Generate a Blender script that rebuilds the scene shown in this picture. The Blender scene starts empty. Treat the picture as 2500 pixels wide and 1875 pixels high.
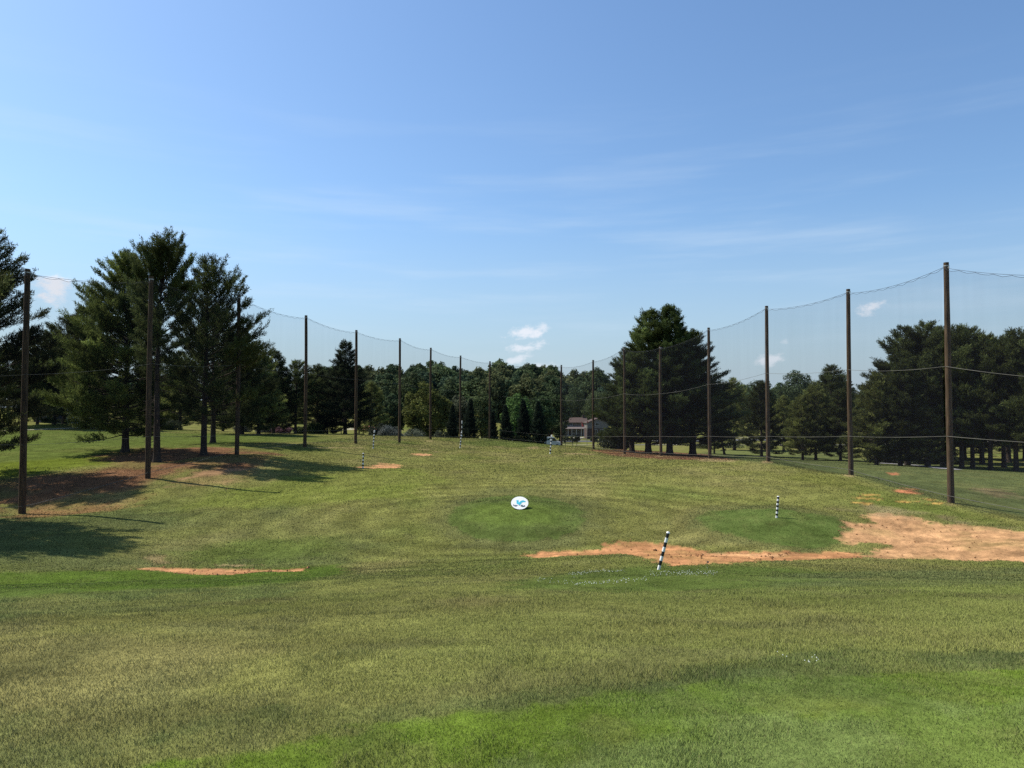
import bpy, bmesh, math, random
import numpy as np
from mathutils import Vector, Matrix

# ------------------------------------------------------------------ scene, camera, sky, sun
S = bpy.context.scene
COL = S.collection
R = math.radians
F = 1800.0                      # focal length in pixels of a 2500 px wide frame
PITCH = math.atan(62.5 / F)     # camera looks slightly up

cam_d = bpy.data.cameras.new('camera')
cam = bpy.data.objects.new('camera', cam_d)
COL.objects.link(cam)
cam_d.sensor_width = 36.0
cam_d.lens = 36.0 * F / 2500.0
cam_d.clip_start = 0.05
cam_d.clip_end = 9000
cam.location = (0, 0, 0)
cam.rotation_euler = (math.pi / 2 + PITCH, 0, 0)
S.camera = cam

SUN_EL = R(52)
SUN_AZ = R(-67)                 # clockwise from +Y (the view direction): to the left, a little ahead
to_sun = Vector((math.sin(SUN_AZ) * math.cos(SUN_EL), math.cos(SUN_AZ) * math.cos(SUN_EL), math.sin(SUN_EL)))
sl = bpy.data.lights.new('sun', 'SUN')
sl.energy = 4.4
sl.angle = R(0.55)
sl.color = (1.0, 0.94, 0.84)
so = bpy.data.objects.new('sun', sl)
so.rotation_euler = to_sun.to_track_quat('Z', 'Y').to_euler()
COL.objects.link(so)

S.view_settings.view_transform = 'Standard'
S.view_settings.look = 'None'
S.view_settings.exposure = 0.65
S.view_settings.gamma = 1.0
S.cycles.transparent_max_bounces = 40
S.cycles.max_bounces = 6
S.cycles.use_denoising = False

def pxdir(px, py):
    xc = (px - 1250.0) / F
    yc = (937.5 - py) / F
    c, s = math.cos(PITCH), math.sin(PITCH)
    return np.array([xc, c - yc * s, s + yc * c])

def at(px, py, Y):
    d = pxdir(px, py)
    return d * (Y / d[1])

# ---- world: physical sky, a few small cumulus low down, thin cirrus
W = bpy.data.worlds.new('World')
S.world = W
W.use_nodes = True
nt = W.node_tree
nt.nodes.clear()
def wn(t, **k):
    n = nt.nodes.new(t)
    for a, b in k.items():
        setattr(n, a, b)
    return n
def wl(a, b):
    nt.links.new(a, b)
def wmath(op, a, b=None, clamp=False):
    n = wn('ShaderNodeMath', operation=op, use_clamp=clamp)
    for i, v in enumerate((a, b)):
        if v is None: continue
        if isinstance(v, (int, float)): n.inputs[i].default_value = v
        else: wl(v, n.inputs[i])
    return n.outputs[0]
sky = wn('ShaderNodeTexSky', sky_type='NISHITA')
sky.sun_disc = False
sky.sun_elevation = SUN_EL
sky.sun_rotation = SUN_AZ
sky.altitude = 150
sky.air_density = 1.15
sky.dust_density = 1.3
sky.ozone_density = 2.2
tc = wn('ShaderNodeTexCoord')
sep = wn('ShaderNodeSeparateXYZ')
wl(tc.outputs['Generated'], sep.inputs[0])
az = wmath('ARCTAN2', sep.outputs[0], sep.outputs[1])
el = wmath('ARCSINE', sep.outputs[2])
comb = wn('ShaderNodeCombineXYZ')
wl(az, comb.inputs[0]); wl(el, comb.inputs[1])
def wnoise(scale, detail, rough, stretch):
    m = wn('ShaderNodeMapping')
    m.inputs['Scale'].default_value = stretch
    wl(comb.outputs[0], m.inputs[0])
    n = wn('ShaderNodeTexNoise')
    n.inputs['Scale'].default_value = scale
    n.inputs['Detail'].default_value = detail
    n.inputs['Roughness'].default_value = rough
    wl(m.outputs[0], n.inputs['Vector'])
    return n.outputs[0]
nA = wnoise(38, 9, 0.66, (1, 1.7, 1))
total = None
for (px, py, w, h, tilt, amt) in [(1283, 812, 60, 18, 0.10, .85), (1288, 848, 50, 14, 0.12, .75), (1262, 878, 36, 14, 0.25, .6),
                                  (1318, 895, 40, 12, 0.05, .55), (134, 708, 50, 36, 0.0, .95), (2131, 750, 40, 17, 0.18, .75),
                                  (1880, 880, 40, 17, 0.12, .62), (1915, 832, 14, 8, 0.1, .3)]:
    d = pxdir(px, py); d = d / np.linalg.norm(d)
    a0, e0 = math.atan2(d[0], d[1]), math.asin(d[2])
    k = math.cos(a0) ** 2 / F
    da = wmath('SUBTRACT', az, a0)
    de = wmath('SUBTRACT', wmath('SUBTRACT', el, e0), wmath('MULTIPLY', da, tilt))
    x2 = wmath('POWER', wmath('ABSOLUTE', wmath('DIVIDE', da, w * k)), 2.0)
    y2 = wmath('POWER', wmath('ABSOLUTE', wmath('DIVIDE', de, h / F)), 2.0)
    r = wmath('SQRT', wmath('ADD', x2, y2))
    v = wmath('ADD', r, wmath('MULTIPLY', wmath('SUBTRACT', nA, 0.5), 3.4))
    m = wn('ShaderNodeMapRange', interpolation_type='SMOOTHSTEP')
    m.inputs['From Min'].default_value = 1.05
    m.inputs['From Max'].default_value = 0.15
    m.inputs['To Min'].default_value = 0.0
    m.inputs['To Max'].default_value = amt
    wl(v, m.inputs['Value'])
    total = m.outputs[0] if total is None else wmath('MAXIMUM', total, m.outputs[0])
# cirrus: long, low, thin streaks in one belt of the sky
nB = wnoise(3.2, 6, 0.55, (0.8, 8.0, 1))
cir = wn('ShaderNodeMapRange', interpolation_type='SMOOTHSTEP')
cir.inputs['From Min'].default_value = 0.44
cir.inputs['From Max'].default_value = 0.78
cir.inputs['To Max'].default_value = 0.33
wl(nB, cir.inputs['Value'])
belt = wmath('SUBTRACT', 1.0, wmath('DIVIDE', wmath('ABSOLUTE', wmath('SUBTRACT', el, R(11))), R(13)), clamp=True)
cirv = wmath('MULTIPLY', cir.outputs[0], belt)
mixc = wn('ShaderNodeMixRGB')
tint = wn('ShaderNodeMixRGB', blend_type='MULTIPLY')
tint.inputs[0].default_value = 1.0
wl(sky.outputs[0], tint.inputs[1]); tint.inputs[2].default_value = (.74, .90, 1.04, 1)
# moist summer air: the lowest degrees of sky are pale blue, not amber
low = wmath('POWER', wmath('SUBTRACT', 1.0, wmath('DIVIDE', el, R(15)), clamp=True), 1.3)
haz = wn('ShaderNodeMixRGB')
wl(wmath('MULTIPLY', low, 0.9), haz.inputs[0]); wl(tint.outputs[0], haz.inputs[1]); haz.inputs[2].default_value = (2.98, 3.72, 4.5, 1)
wl(cirv, mixc.inputs[0]); wl(haz.outputs[0], mixc.inputs[1])
mixc.inputs[2].default_value = (4.6, 5.4, 6.2, 1)
mix2 = wn('ShaderNodeMixRGB')
wl(total, mix2.inputs[0]); wl(mixc.outputs[0], mix2.inputs[1])
mix2.inputs[2].default_value = (5.6, 5.8, 6.3, 1)
bg = wn('ShaderNodeBackground')
bg.inputs['Strength'].default_value = 0.10
wl(mix2.outputs[0], bg.inputs['Color'])
wo = wn('ShaderNodeOutputWorld')
wl(bg.outputs[0], wo.inputs['Surface'])

# ------------------------------------------------------------------ noise helpers (numpy)
_P = np.random.RandomState(7).rand(512, 512)
def vnoise(x, y):
    xi = np.floor(x).astype(int); yi = np.floor(y).astype(int)
    fx = x - xi; fy = y - yi
    fx = fx * fx * (3 - 2 * fx); fy = fy * fy * (3 - 2 * fy)
    a = _P[xi % 512, yi % 512]; b = _P[(xi + 1) % 512, yi % 512]
    c = _P[xi % 512, (yi + 1) % 512]; d = _P[(xi + 1) % 512, (yi + 1) % 512]
    return (a * (1 - fx) + b * fx) * (1 - fy) + (c * (1 - fx) + d * fx) * fy
def fbm(x, y, o=4, g=0.5):
    s = 0; a = 1; t = 0
    for i in range(o):
        s = s + a * vnoise(x * 2 ** i + 17.3 * i, y * 2 ** i + 9.1 * i); t += a; a *= g
    return s / t
def sstep(a, b, v):
    t = np.clip((v - a) / (b - a), 0, 1)
    return t * t * (3 - 2 * t)

# ------------------------------------------------------------------ terrain
# net poles: px at base, py top, py base, distance
POLES_A = [(-470, 640, 1330, 31), (54, 657, 1253, 39), (361, 675, 1168, 47.5), (578, 721, 1110, 60), (744, 770, 1091, 73), (868, 806, 1083, 84),
           (975, 826, 1079, 94), (1051, 849, 1072, 106), (1124, 868, 1070, 116), (1196, 882, 1072, 124)]
POLES_B = [(1371, 891, 1088, 121), (1449, 879, 1097, 108), (1525, 848, 1109, 97), (1614, 845, 1113, 86), (1733, 800, 1119, 74.5),
           (1876, 747, 1127, 62), (2078, 706, 1159, 51.5), (2322, 641, 1230, 39.8), (2860, 640, 1345, 28)]
ctrl = []
def cp(px, py, Y):
    ctrl.append(at(px, py, Y))
for p in POLES_A[1:] + POLES_B[:-1]:
    cp(p[0], p[2], p[3])
for t in [(311, 1103, 62), (385, 1127, 55), (499, 1110, 60), (521, 1080, 76), (140, 1036, 110), (628, 1062, 98), (723, 1059, 112), (843, 1060, 116),
          (200, 1082, 72), (90, 1047, 105), (0, 1150, 50), (0, 1260, 36), (0, 1372, 26), (-200, 1100, 60), (-300, 1250, 36), (0, 1040, 130),
          (0, 1440, 21.5), (300, 1400, 25.2), (640, 1392, 26), (1000, 1360, 28.5), (1300, 1352, 29), (1250, 1310, 32.3),
          (1480, 1335, 30), (1700, 1352, 28.6), (2060, 1325, 30.5), (2300, 1310, 31.5), (2500, 1330, 28.6), (2500, 1372, 25.8), (2500, 1285, 33.5),
          (1250, 1208, 43), (1500, 1200, 44), (1800, 1215, 42), (1000, 1200, 44), (700, 1215, 42), (400, 1260, 37),
          (1250, 1140, 64), (1500, 1138, 66), (1000, 1128, 68), (750, 1120, 64), (1250, 1100, 90), (1050, 1092, 90),
          (2500, 1160, 72), (2300, 1142, 86), (2100, 1131, 100), (1950, 1122, 112), (1850, 1114, 124), (1700, 1106, 125), (2200, 1190, 56), (2450, 1200, 49), (2500, 1250, 39.5),
          (1800, 1099, 150), (2400, 1112, 130), (2500, 1110, 150), (2100, 1090, 180),
          (1300, 1102, 140), (1190, 1105, 150), (1050, 1100, 155), (900, 1080, 160), (1400, 1097, 150), (1400, 1091, 175), (1400, 1079, 210), (1400, 1066, 280), (1350, 1091, 176)]:
    cp(*t)
# near slope below the tee
for y in (8, 11, 14.5, 18.5):
    for u in (-.95, -.6, -.3, 0, .3, .6, .95):
        ctrl.append(np.array([u * y, y, -1.82 - (y - 4.6) * .172 - (.12 if u < -.2 else 0) + (.06 if u > .5 else 0)]))
for x, y, z in [(0, 0, -1.72), (-2, 2, -1.75), (2, 2, -1.72), (0, 3.6, -1.75), (2.5, 4.4, -1.74), (-1.2, 3.6, -1.78), (4.5, 5, -1.74), (-4, 3, -1.95), (8, 5.5, -1.8), (0, -15, -1.7), (20, -5, -2), (-20, -5, -2.6),
                (0, 5.0, -1.86), (60, 30, -6.2), (-60, 30, -4.5), (100, 60, -8), (-100, 60, -3), (0, -60, -2),
                (90, 140, -8), (-100, 140, -2), (-130, 220, -2), (150, 220, -6), (0, 300, -9.5), (-60, 260, -6), (60, 260, -8.5), (200, 300, -5),
                (-150, 420, 6), (-60, 450, 10), (20, 450, 10), (70, 450, 4), (150, 450, 0), (260, 420, 0), (-60, 370, -2), (20, 370, -2), (80, 370, -5), (-300, 450, 0),
                (0, 800, 5), (500, 800, -5), (-500, 800, -5), (0, 3200, -30), (3000, 1000, -30), (-3000, 1000, -30), (0, -3000, -30), (500, 100, -8), (-500, 100, -4)]:
    ctrl.append(np.array([x, y, z], float))
ctrl = np.array(ctrl)
def mq(dx, dy):
    return np.sqrt(dx * dx + dy * dy + 4.0)
_n = len(ctrl)
_A = np.zeros((_n + 3, _n + 3))
_A[:_n, :_n] = mq(ctrl[:, None, 0] - ctrl[None, :, 0], ctrl[:, None, 1] - ctrl[None, :, 1]) + np.eye(_n) * -0.15
_A[:_n, _n] = 1; _A[:_n, _n + 1] = ctrl[:, 0]; _A[:_n, _n + 2] = ctrl[:, 1]
_A[_n:, :_n] = _A[:_n, _n:].T
_w = np.linalg.solve(_A, np.concatenate([ctrl[:, 2], np.zeros(3)]))
def bump(x, y, cx, cy, rx, ry, h):
    r2 = ((x - cx) / rx) ** 2 + ((y - cy) / ry) ** 2
    return h * np.exp(-r2 * 1.2)
def zf(x, y):
    x = np.atleast_1d(np.asarray(x, float)); y = np.atleast_1d(np.asarray(y, float))
    out = np.empty(len(x))
    for i in range(0, len(x), 60000):
        a = x[i:i + 60000]; b = y[i:i + 60000]
        z = mq(a[:, None] - ctrl[None, :, 0], b[:, None] - ctrl[None, :, 1]) @ _w[:_n] + _w[_n] + _w[_n + 1] * a + _w[_n + 2] * b
        r = np.sqrt(a * a + b * b)
        z = z + bump(a, b, 0.2, 36.8, 3.9, 4.0, .55) + bump(a, b, 12.6, 35.2, 3.6, 3.6, .62) + bump(a, b, 4.6, 25.0, 4.5, 2.2, .28)
        z = z + (fbm(a * .16, b * .16, 3) - .5) * .22 * sstep(5, 14, r) * (1 - sstep(150, 300, r)) + (fbm(a * .9, b * .9, 2) - .5) * .05 * sstep(2, 8, r)
        out[i:i + 60000] = z
    return out
def z1(x, y):
    return float(zf([x], [y])[0])
def ground(px, py):
    """where the ray through this spot of the view first meets the ground"""
    d = pxdir(px, py)
    Y = np.geomspace(1.5, 900, 700)
    g = zf(d[0] / d[1] * Y, Y) - d[2] / d[1] * Y
    k = np.argmax(g > 0)
    if g[k] <= 0: k = len(Y) - 1
    if k == 0: y = Y[0]
    else:
        t = g[k - 1] / (g[k - 1] - g[k]); y = Y[k - 1] + t * (Y[k] - Y[k - 1])
    x = d[0] / d[1] * y
    return np.array([x, y, z1(x, y)])
def gpoly(pts, n=3):
    """outline on the ground; long edges are subdivided first so they follow the slope"""
    out = []
    for i in range(len(pts)):
        a = np.array(pts[i], float); b = np.array(pts[(i + 1) % len(pts)], float)
        for k in range(n):
            p = a + (b - a) * k / n
            out.append(ground(p[0], p[1])[:2])
    return np.array(out)
def sdist(P, x, y):
    """signed distance (inside > 0) of points to a polygon"""
    d2 = np.full(len(x), 1e18); ins = np.zeros(len(x), bool)
    for i in range(len(P)):
        ax, ay = P[i]; bx, by = P[(i + 1) % len(P)]
        ex, ey = bx - ax, by - ay
        L = ex * ex + ey * ey + 1e-12
        t = np.clip(((x - ax) * ex + (y - ay) * ey) / L, 0, 1)
        d2 = np.minimum(d2, (x - ax - t * ex) ** 2 + (y - ay - t * ey) ** 2)
        c = ((ay > y) != (by > y)) & (x < ex * (y - ay) / (ey if abs(ey) > 1e-9 else 1e-9) + ax)
        ins ^= c
    d = np.sqrt(d2)
    return np.where(ins, d, -d)

# ground cover: outline in the view -> patch on the ground; colour, edge softness (m), edge raggedness (m), strength, patchiness, bare soil
OL = (.147, .147, .043)
PATCH = []
def patch(pts, colr, soft, rag, amt=1.0, patchy=0.0, soil=0.0, n=3):
    PATCH.append((gpoly(pts, n), np.array(colr), soft, rag, amt, patchy, soil))
def ell(cx, cy, rx, ry, n=24):
    return [(cx + rx * math.cos(2 * math.pi * i / n), cy + ry * math.sin(2 * math.pi * i / n)) for i in range(n)]
# fairway beyond the pines, with the range's greener hollows
patch([(-500, 1160), (-500, 1045), (0, 1048), (350, 1055), (720, 1066), (620, 1084), (350, 1100), (280, 1125), (150, 1150), (0, 1165)], (0.084, 0.109, 0.025), 2.0, 1.5, 1, .15)
patch([(-300, 1160), (0, 1130), (150, 1118), (330, 1108), (280, 1132), (120, 1152), (-100, 1170)], (0.104, 0.131, 0.017), 1.2, 1.0, .9, .1)
patch([(820, 1148), (1010, 1142), (1095, 1178), (1010, 1212), (720, 1236), (470, 1246), (380, 1236), (560, 1196)], (.124, .146, .030), 1.2, 1.6, .85, .25)
patch([(1120, 1084), (1180, 1071), (1300, 1075), (1350, 1090), (1290, 1094), (1180, 1090)], (.094, .118, .030), 1.5, 1.5, .85, .2)
patch([(-100, 1250), (250, 1220), (480, 1250), (720, 1240), (900, 1290), (850, 1370), (500, 1385), (-100, 1395)], (0.087, 0.103, 0.038), 2.0, 2.0, .75, .4)
patch([(400, 1345), (560, 1322), (820, 1310), (860, 1345), (700, 1372), (450, 1372)], (0.084, 0.113, 0.025), .8, 1.0, .7, .3)
patch([(-200, 1402), (300, 1392), (520, 1398), (830, 1378), (850, 1400), (700, 1426), (300, 1442), (-200, 1470)], (0.067, 0.106, 0.017), .4, .35, .95, .1)
patch([(-200, 1440), (300, 1440), (700, 1426), (760, 1450), (300, 1490), (-200, 1540)], (0.084, 0.109, 0.033), .8, .6, .8, .3)
patch(ell(1268, 1268, 215, 80), (.100, .106, .040), .9, .9, .75, .25)
patch(ell(1262, 1266, 168, 57), (.074, .102, .026), .2, .3, .95, .15)
patch(ell(1255, 1256, 115, 30), (.088, .122, .026), .5, .5, .85, .15)
patch(ell(1262, 1300, 120, 16), (.060, .080, .022), .4, .5, .6, .3)
patch([(1660, 1262), (1720, 1236), (1900, 1232), (2060, 1258), (2085, 1290), (2070, 1335), (1990, 1352), (1830, 1332), (1700, 1300)], (.098, .108, .038), .5, .6, .7, .3)
patch([(1700, 1264), (1735, 1246), (1900, 1242), (2040, 1262), (2058, 1290), (2056, 1322), (1990, 1342), (1850, 1322), (1735, 1294)], (.074, .105, .027), .14, .2, .97, .15)
patch([(1720, 1288), (2040, 1288), (2050, 1325), (1990, 1338), (1850, 1318)], (.062, .090, .022), .3, .4, .8, .25)  # the mound's dimly lit front face, painted as darker green
patch([(1240, 1424), (1380, 1398), (1560, 1384), (1800, 1380), (2000, 1392), (2080, 1420), (1850, 1436), (1500, 1446), (1280, 1440)], (0.071, 0.100, 0.023), .5, .5, .9, .15)
patch([(1900, 1400), (2500, 1385), (2700, 1400), (2700, 1420), (2200, 1435), (1900, 1430)], (0.087, 0.106, 0.038), .8, .6, .75, .3)
patch([(2080, 1180), (2330, 1240), (2520, 1300), (2480, 1300), (2300, 1275), (2200, 1250), (2090, 1225)], (0.091, 0.115, 0.025), .8, .6, .8, .25)
patch([(1960, 1150), (2090, 1172), (2060, 1190), (1900, 1170)], (0.109, 0.117, 0.028), .8, .6, .7, .2)
# beyond the nets
patch([(1660, 1112), (1760, 1098), (2060, 1098), (2110, 1120), (2600, 1150), (2700, 1300), (2330, 1232), (2090, 1163), (1880, 1132)], (0.079, 0.097, 0.036), 1.5, 1.0, .9, .15)
patch([(1740, 1106), (1780, 1098), (1920, 1098), (1960, 1110), (1860, 1113)], (0.114, 0.131, 0.043), 1.0, .8, .9, .1)
patch([(2370, 1190), (2460, 1195), (2500, 1215), (2400, 1215)], (.17, .125, .068), .5, .8, .7, .5)
# pine straw and bare ground under the pines
patch([(225, 1118), (330, 1094), (560, 1092), (680, 1106), (640, 1140), (560, 1150), (420, 1150), (400, 1176), (300, 1200), (200, 1212), (0, 1245), (-250, 1265), (-250, 1170), (0, 1166), (150, 1155), (270, 1140)], (.155, .080, .044), .8, 1.2, .95, .32, .3)
patch([(60, 1215), (240, 1205), (360, 1200), (300, 1240), (160, 1260), (40, 1270)], (.22, .115, .055), .6, .8, .75, .4, .4)
patch([(420, 1180), (470, 1152), (600, 1142), (640, 1148), (580, 1174), (500, 1186)], (.27, .155, .085), .6, 1.0, .85, .4, 1)
patch([(1440, 1099), (1530, 1098), (1720, 1108), (1800, 1124), (1600, 1121), (1500, 1113)], (.16, .075, .045), .8, .6, .95, .2, .3)
for p_ in POLES_B[2:8]:
    patch(ell(p_[0] - 2, p_[2] + 1, 15 if p_[3] < 70 else 9, 3 if p_[3] < 70 else 2, 10), (.24, .175, .085), .25, .35, .8, .3, .6, 1)
# dirt
patch([(1276, 1357), (1320, 1347), (1476, 1340), (1479, 1327), (1534, 1320), (1620, 1326), (1702, 1341), (1740, 1350), (1860, 1346), (2106, 1349), (2110, 1362), (1860, 1369), (1740, 1375), (1650, 1380), (1590, 1368), (1528, 1352), (1447, 1355), (1320, 1361)],
      (.34, .168, .076), .10, .30, 1, .12, 1, 2)
patch([(2057, 1284), (2074, 1277), (2129, 1277), (2112, 1255), (2178, 1251), (2294, 1278), (2424, 1288), (2520, 1300), (2700, 1325), (2700, 1375), (2500, 1372), (2323, 1366), (2149, 1362), (2100, 1358), (2106, 1350), (2193, 1336), (2138, 1324), (2097, 1330), (2060, 1324)],
      (.37, .210, .102), .18, .6, 1, .16, 1, 2)
patch([(2040, 1240), (2120, 1232), (2300, 1262), (2480, 1290), (2420, 1296), (2290, 1282), (2180, 1256), (2110, 1258)], (.19, .15, .08), .7, .8, .75, .5, .3)
patch([(1690, 1355), (1760, 1349), (1960, 1352), (1860, 1359)], (.40, .235, .12), .15, .2, .6, .3, 1)
patch([(325, 1388), (390, 1385), (470, 1388), (560, 1388), (690, 1391), (744, 1386), (742, 1394), (640, 1396), (560, 1403), (480, 1402), (400, 1395)], (.37, .185, .088), .1, .14, 1, .1, 1)
patch([(520, 1380), (560, 1378), (640, 1380), (560, 1383)], (.30, .21, .11), .1, .2, .9, .4, 1)
patch([(335, 1360), (400, 1355), (420, 1374), (380, 1378)], (.24, .17, .085), .2, .4, .6, .5, .5)
patch([(855, 1141), (900, 1138), (935, 1130), (985, 1136), (965, 1143), (900, 1143)], (.40, .20, .10), .2, .5, .95, .25, 1)
patch([(1000, 1109), (1025, 1106), (1055, 1109), (1030, 1113)], (.42, .22, .11), .3, .4, 1, .1, 1)
for q in [[(740, 1092), (880, 1092), (900, 1094), (760, 1095)], [(1030, 1076), (1055, 1075), (1052, 1079)], [(1020, 1097), (1048, 1096), (1045, 1100)], [(975, 1096), (1005, 1096), (990, 1098)], [(1050, 1102), (1085, 1102), (1070, 1104)],
          [(1285, 1092), (1310, 1090), (1315, 1095), (1290, 1097)], [(1200, 1090), (1235, 1090), (1220, 1093)], [(1370, 1105), (1460, 1108), (1450, 1111), (1380, 1109)], [(1700, 1120), (1800, 1123), (1790, 1128), (1710, 1127)]]:
    patch(q, (.26, .20, .095), .25, .4, .85, .2, .5)
for q in [[(2071, 1216), (2110, 1214), (2150, 1216), (2110, 1219)], [(2080, 1224), (2130, 1228), (2120, 1233), (2090, 1229)], [(2098, 1206), (2140, 1207), (2143, 1211), (2105, 1210)], [(2180, 1221), (2240, 1224), (2230, 1227), (2190, 1224)],
          [(2132, 1217), (2156, 1218), (2150, 1221), (2136, 1220)], [(2260, 1217), (2282, 1219), (2278, 1223), (2262, 1221)], [(2262, 1229), (2290, 1226), (2310, 1227), (2290, 1232)]]:
    patch(q, (.36, .22, .065), .12, .22, 1, .15, 1)
for q in [[(2180, 1195), (2215, 1196), (2250, 1203), (2240, 1207), (2185, 1201)], [(2200, 1190), (2236, 1193), (2228, 1196)], [(2168, 1154), (2190, 1153), (2196, 1159), (2172, 1160)]]:
    patch(q, (.33, .135, .065), .2, .3, 1, .1, 1)
# the tee in front: uncut darker fringe in patches, bright turf, paler mown turf
patch([(250, 1900), (330, 1835), (450, 1780), (560, 1736), (800, 1728), (1000, 1712), (1250, 1690), (1500, 1664), (1650, 1640), (1850, 1600), (2100, 1586), (2600, 1590), (2600, 1690), (1950, 1690), (1700, 1700), (1250, 1760), (990, 1790), (680, 1850), (480, 1885), (330, 1930)],
      (.070, .090, .028), .14, .25, .75, .35)
for q in [[(470, 1775), (560, 1745), (680, 1738), (640, 1790), (540, 1815)], [(300, 1850), (420, 1815), (520, 1830), (400, 1880), (300, 1890)], [(860, 1742), (960, 1726), (1080, 1728), (960, 1758)], [(1540, 1690), (1640, 1650), (1900, 1634), (1960, 1648), (1800, 1672), (1640, 1690)],
          [(2110, 1604), (2230, 1595), (2330, 1604), (2240, 1622)], [(2330, 1606), (2460, 1596), (2620, 1602), (2480, 1618)], [(1330, 1806), (1400, 1800), (1420, 1830), (1350, 1838)], [(1780, 1745), (1850, 1735), (1880, 1752), (1800, 1764)]]:
    patch(q, (.056, .074, .026), .10, .25, .6, .55)
patch([(-400, 1700), (0, 1740), (300, 1760), (420, 1790), (200, 1900), (-400, 2100)], (.088, .104, .034), .25, .3, .7, .4)
patch([(200, 1920), (420, 1862), (680, 1822), (990, 1758), (1250, 1732), (1500, 1696), (1750, 1668), (1950, 1656), (2600, 1632), (2800, 1700), (2800, 2400), (-200, 2400)], (.086, .126, .018), .08, .12, 1, .25)
patch([(1500, 1700), (1750, 1664), (1950, 1650), (2700, 1640), (2700, 1720), (2000, 1725), (1700, 1760), (1400, 1800)], (.074, .102, .030), .3, .25, .55, .45)
patch([(1150, 1910), (1300, 1855), (1500, 1815), (1750, 1758), (1950, 1735), (2600, 1715), (2800, 1750), (2800, 2400), (1000, 2400)], (.114, .150, .044), .18, .2, .85, .3)
patch([(2150, 1880), (2250, 1815), (2600, 1790), (2800, 2000), (2200, 2000)], (.086, .118, .024), .2, .2, .7, .3)

def ground_colour(x, y):
    n = len(x)
    r = np.sqrt(x * x + y * y)
    c = np.empty((n, 3))
    f1 = fbm(x * .055 + 3, y * .055, 4); f2 = fbm(x * .22 + 40, y * .16 + 11, 4); f3 = fbm(x * 1.1, y * .8, 3)
    a = np.array(OL); g = np.array((.098, .120, .030)); t = np.array((.180, .158, .062)); d = np.array((.104, .104, .038))
    c[:] = a
    w = sstep(.46, .68, f1 * .6 + f2 * .4)[:, None]; c = c * (1 - w * .8) + g * w * .8
    w = sstep(.50, .72, 1 - f2)[:, None]; c = c * (1 - w * .55) + t * w * .55
    w = sstep(.56, .75, f3)[:, None]; c = c * (1 - w * .5) + d * w * .5
    f5 = fbm(x * .13 + y * .02, y * .62 - x * .06, 4); f6 = fbm(x * .45 + 7, y * 1.5, 3)
    c *= (1 + ((f5 - .5) * .40 + (f6 - .5) * .35) * (1 - .6 * sstep(22, 60, y)))[:, None]
    # faint mowing passes running up the range
    st = np.sin((x * .985 + y * .17) * 1.15 + (f1 - .5) * 5)
    c *= (1 + .045 * st * sstep(30, 45, y))[:, None]
    # curved passes round the middle mound
    dm = np.sqrt(((x - .2) / 1.25) ** 2 + (y - 36.5) ** 2)
    c *= (1 + .17 * np.sin(dm * 3.6 + (f2 - .5) * 4) * sstep(4, 6, dm) * (1 - sstep(11, 15, dm)))[:, None]
    # left-hand fairway: cross-cut stripes
    st2 = np.sin((x * .35 + y * .94) * 1.0)
    c *= (1 + .05 * st2 * sstep(-18, -24, x) * sstep(50, 60, y))[:, None]
    soil = np.zeros(n)
    for P, colr, soft, rag, amt, patchy, so_ in PATCH:
        lo = P.min(0) - soft - rag * 2 - 1; hi = P.max(0) + soft + rag * 2 + 1
        k = np.where((x > lo[0]) & (x < hi[0]) & (y > lo[1]) & (y < hi[1]))[0]
        if len(k) == 0: continue
        xx = x[k]; yy = y[k]
        q = .8 / max(rag, .05)
        s = sdist(P, xx + (fbm(xx * q, yy * q, 4, .65) - .5) * 3.0 * rag, yy + (fbm(xx * q + 50, yy * q + 50, 4, .65) - .5) * 3.0 * rag)
        m = sstep(-soft, soft, s) * amt
        if patchy:
            q2 = .45 / max(rag, .05)
            m = m * (1 - patchy * sstep(.42, .66, fbm(xx * q2 + 9, yy * q2 * .7, 4)) * 1.6).clip(0, 1)
        m = m[:, None]
        cc = colr * (1 + (fbm(xx * 2.1 + 5, yy * 1.5, 3)[:, None] - .5) * .45)
        if so_ > .6: cc = cc * (1 + (fbm(xx * .55 + yy * .25, yy * 4.2 - xx * .5, 4)[:, None] - .5) * .85)
        c[k] = c[k] * (1 - m) + cc * m
        soil[k] = soil[k] * (1 - m[:, 0]) + so_ * m[:, 0]
    return c.clip(0, 1), soil

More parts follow.
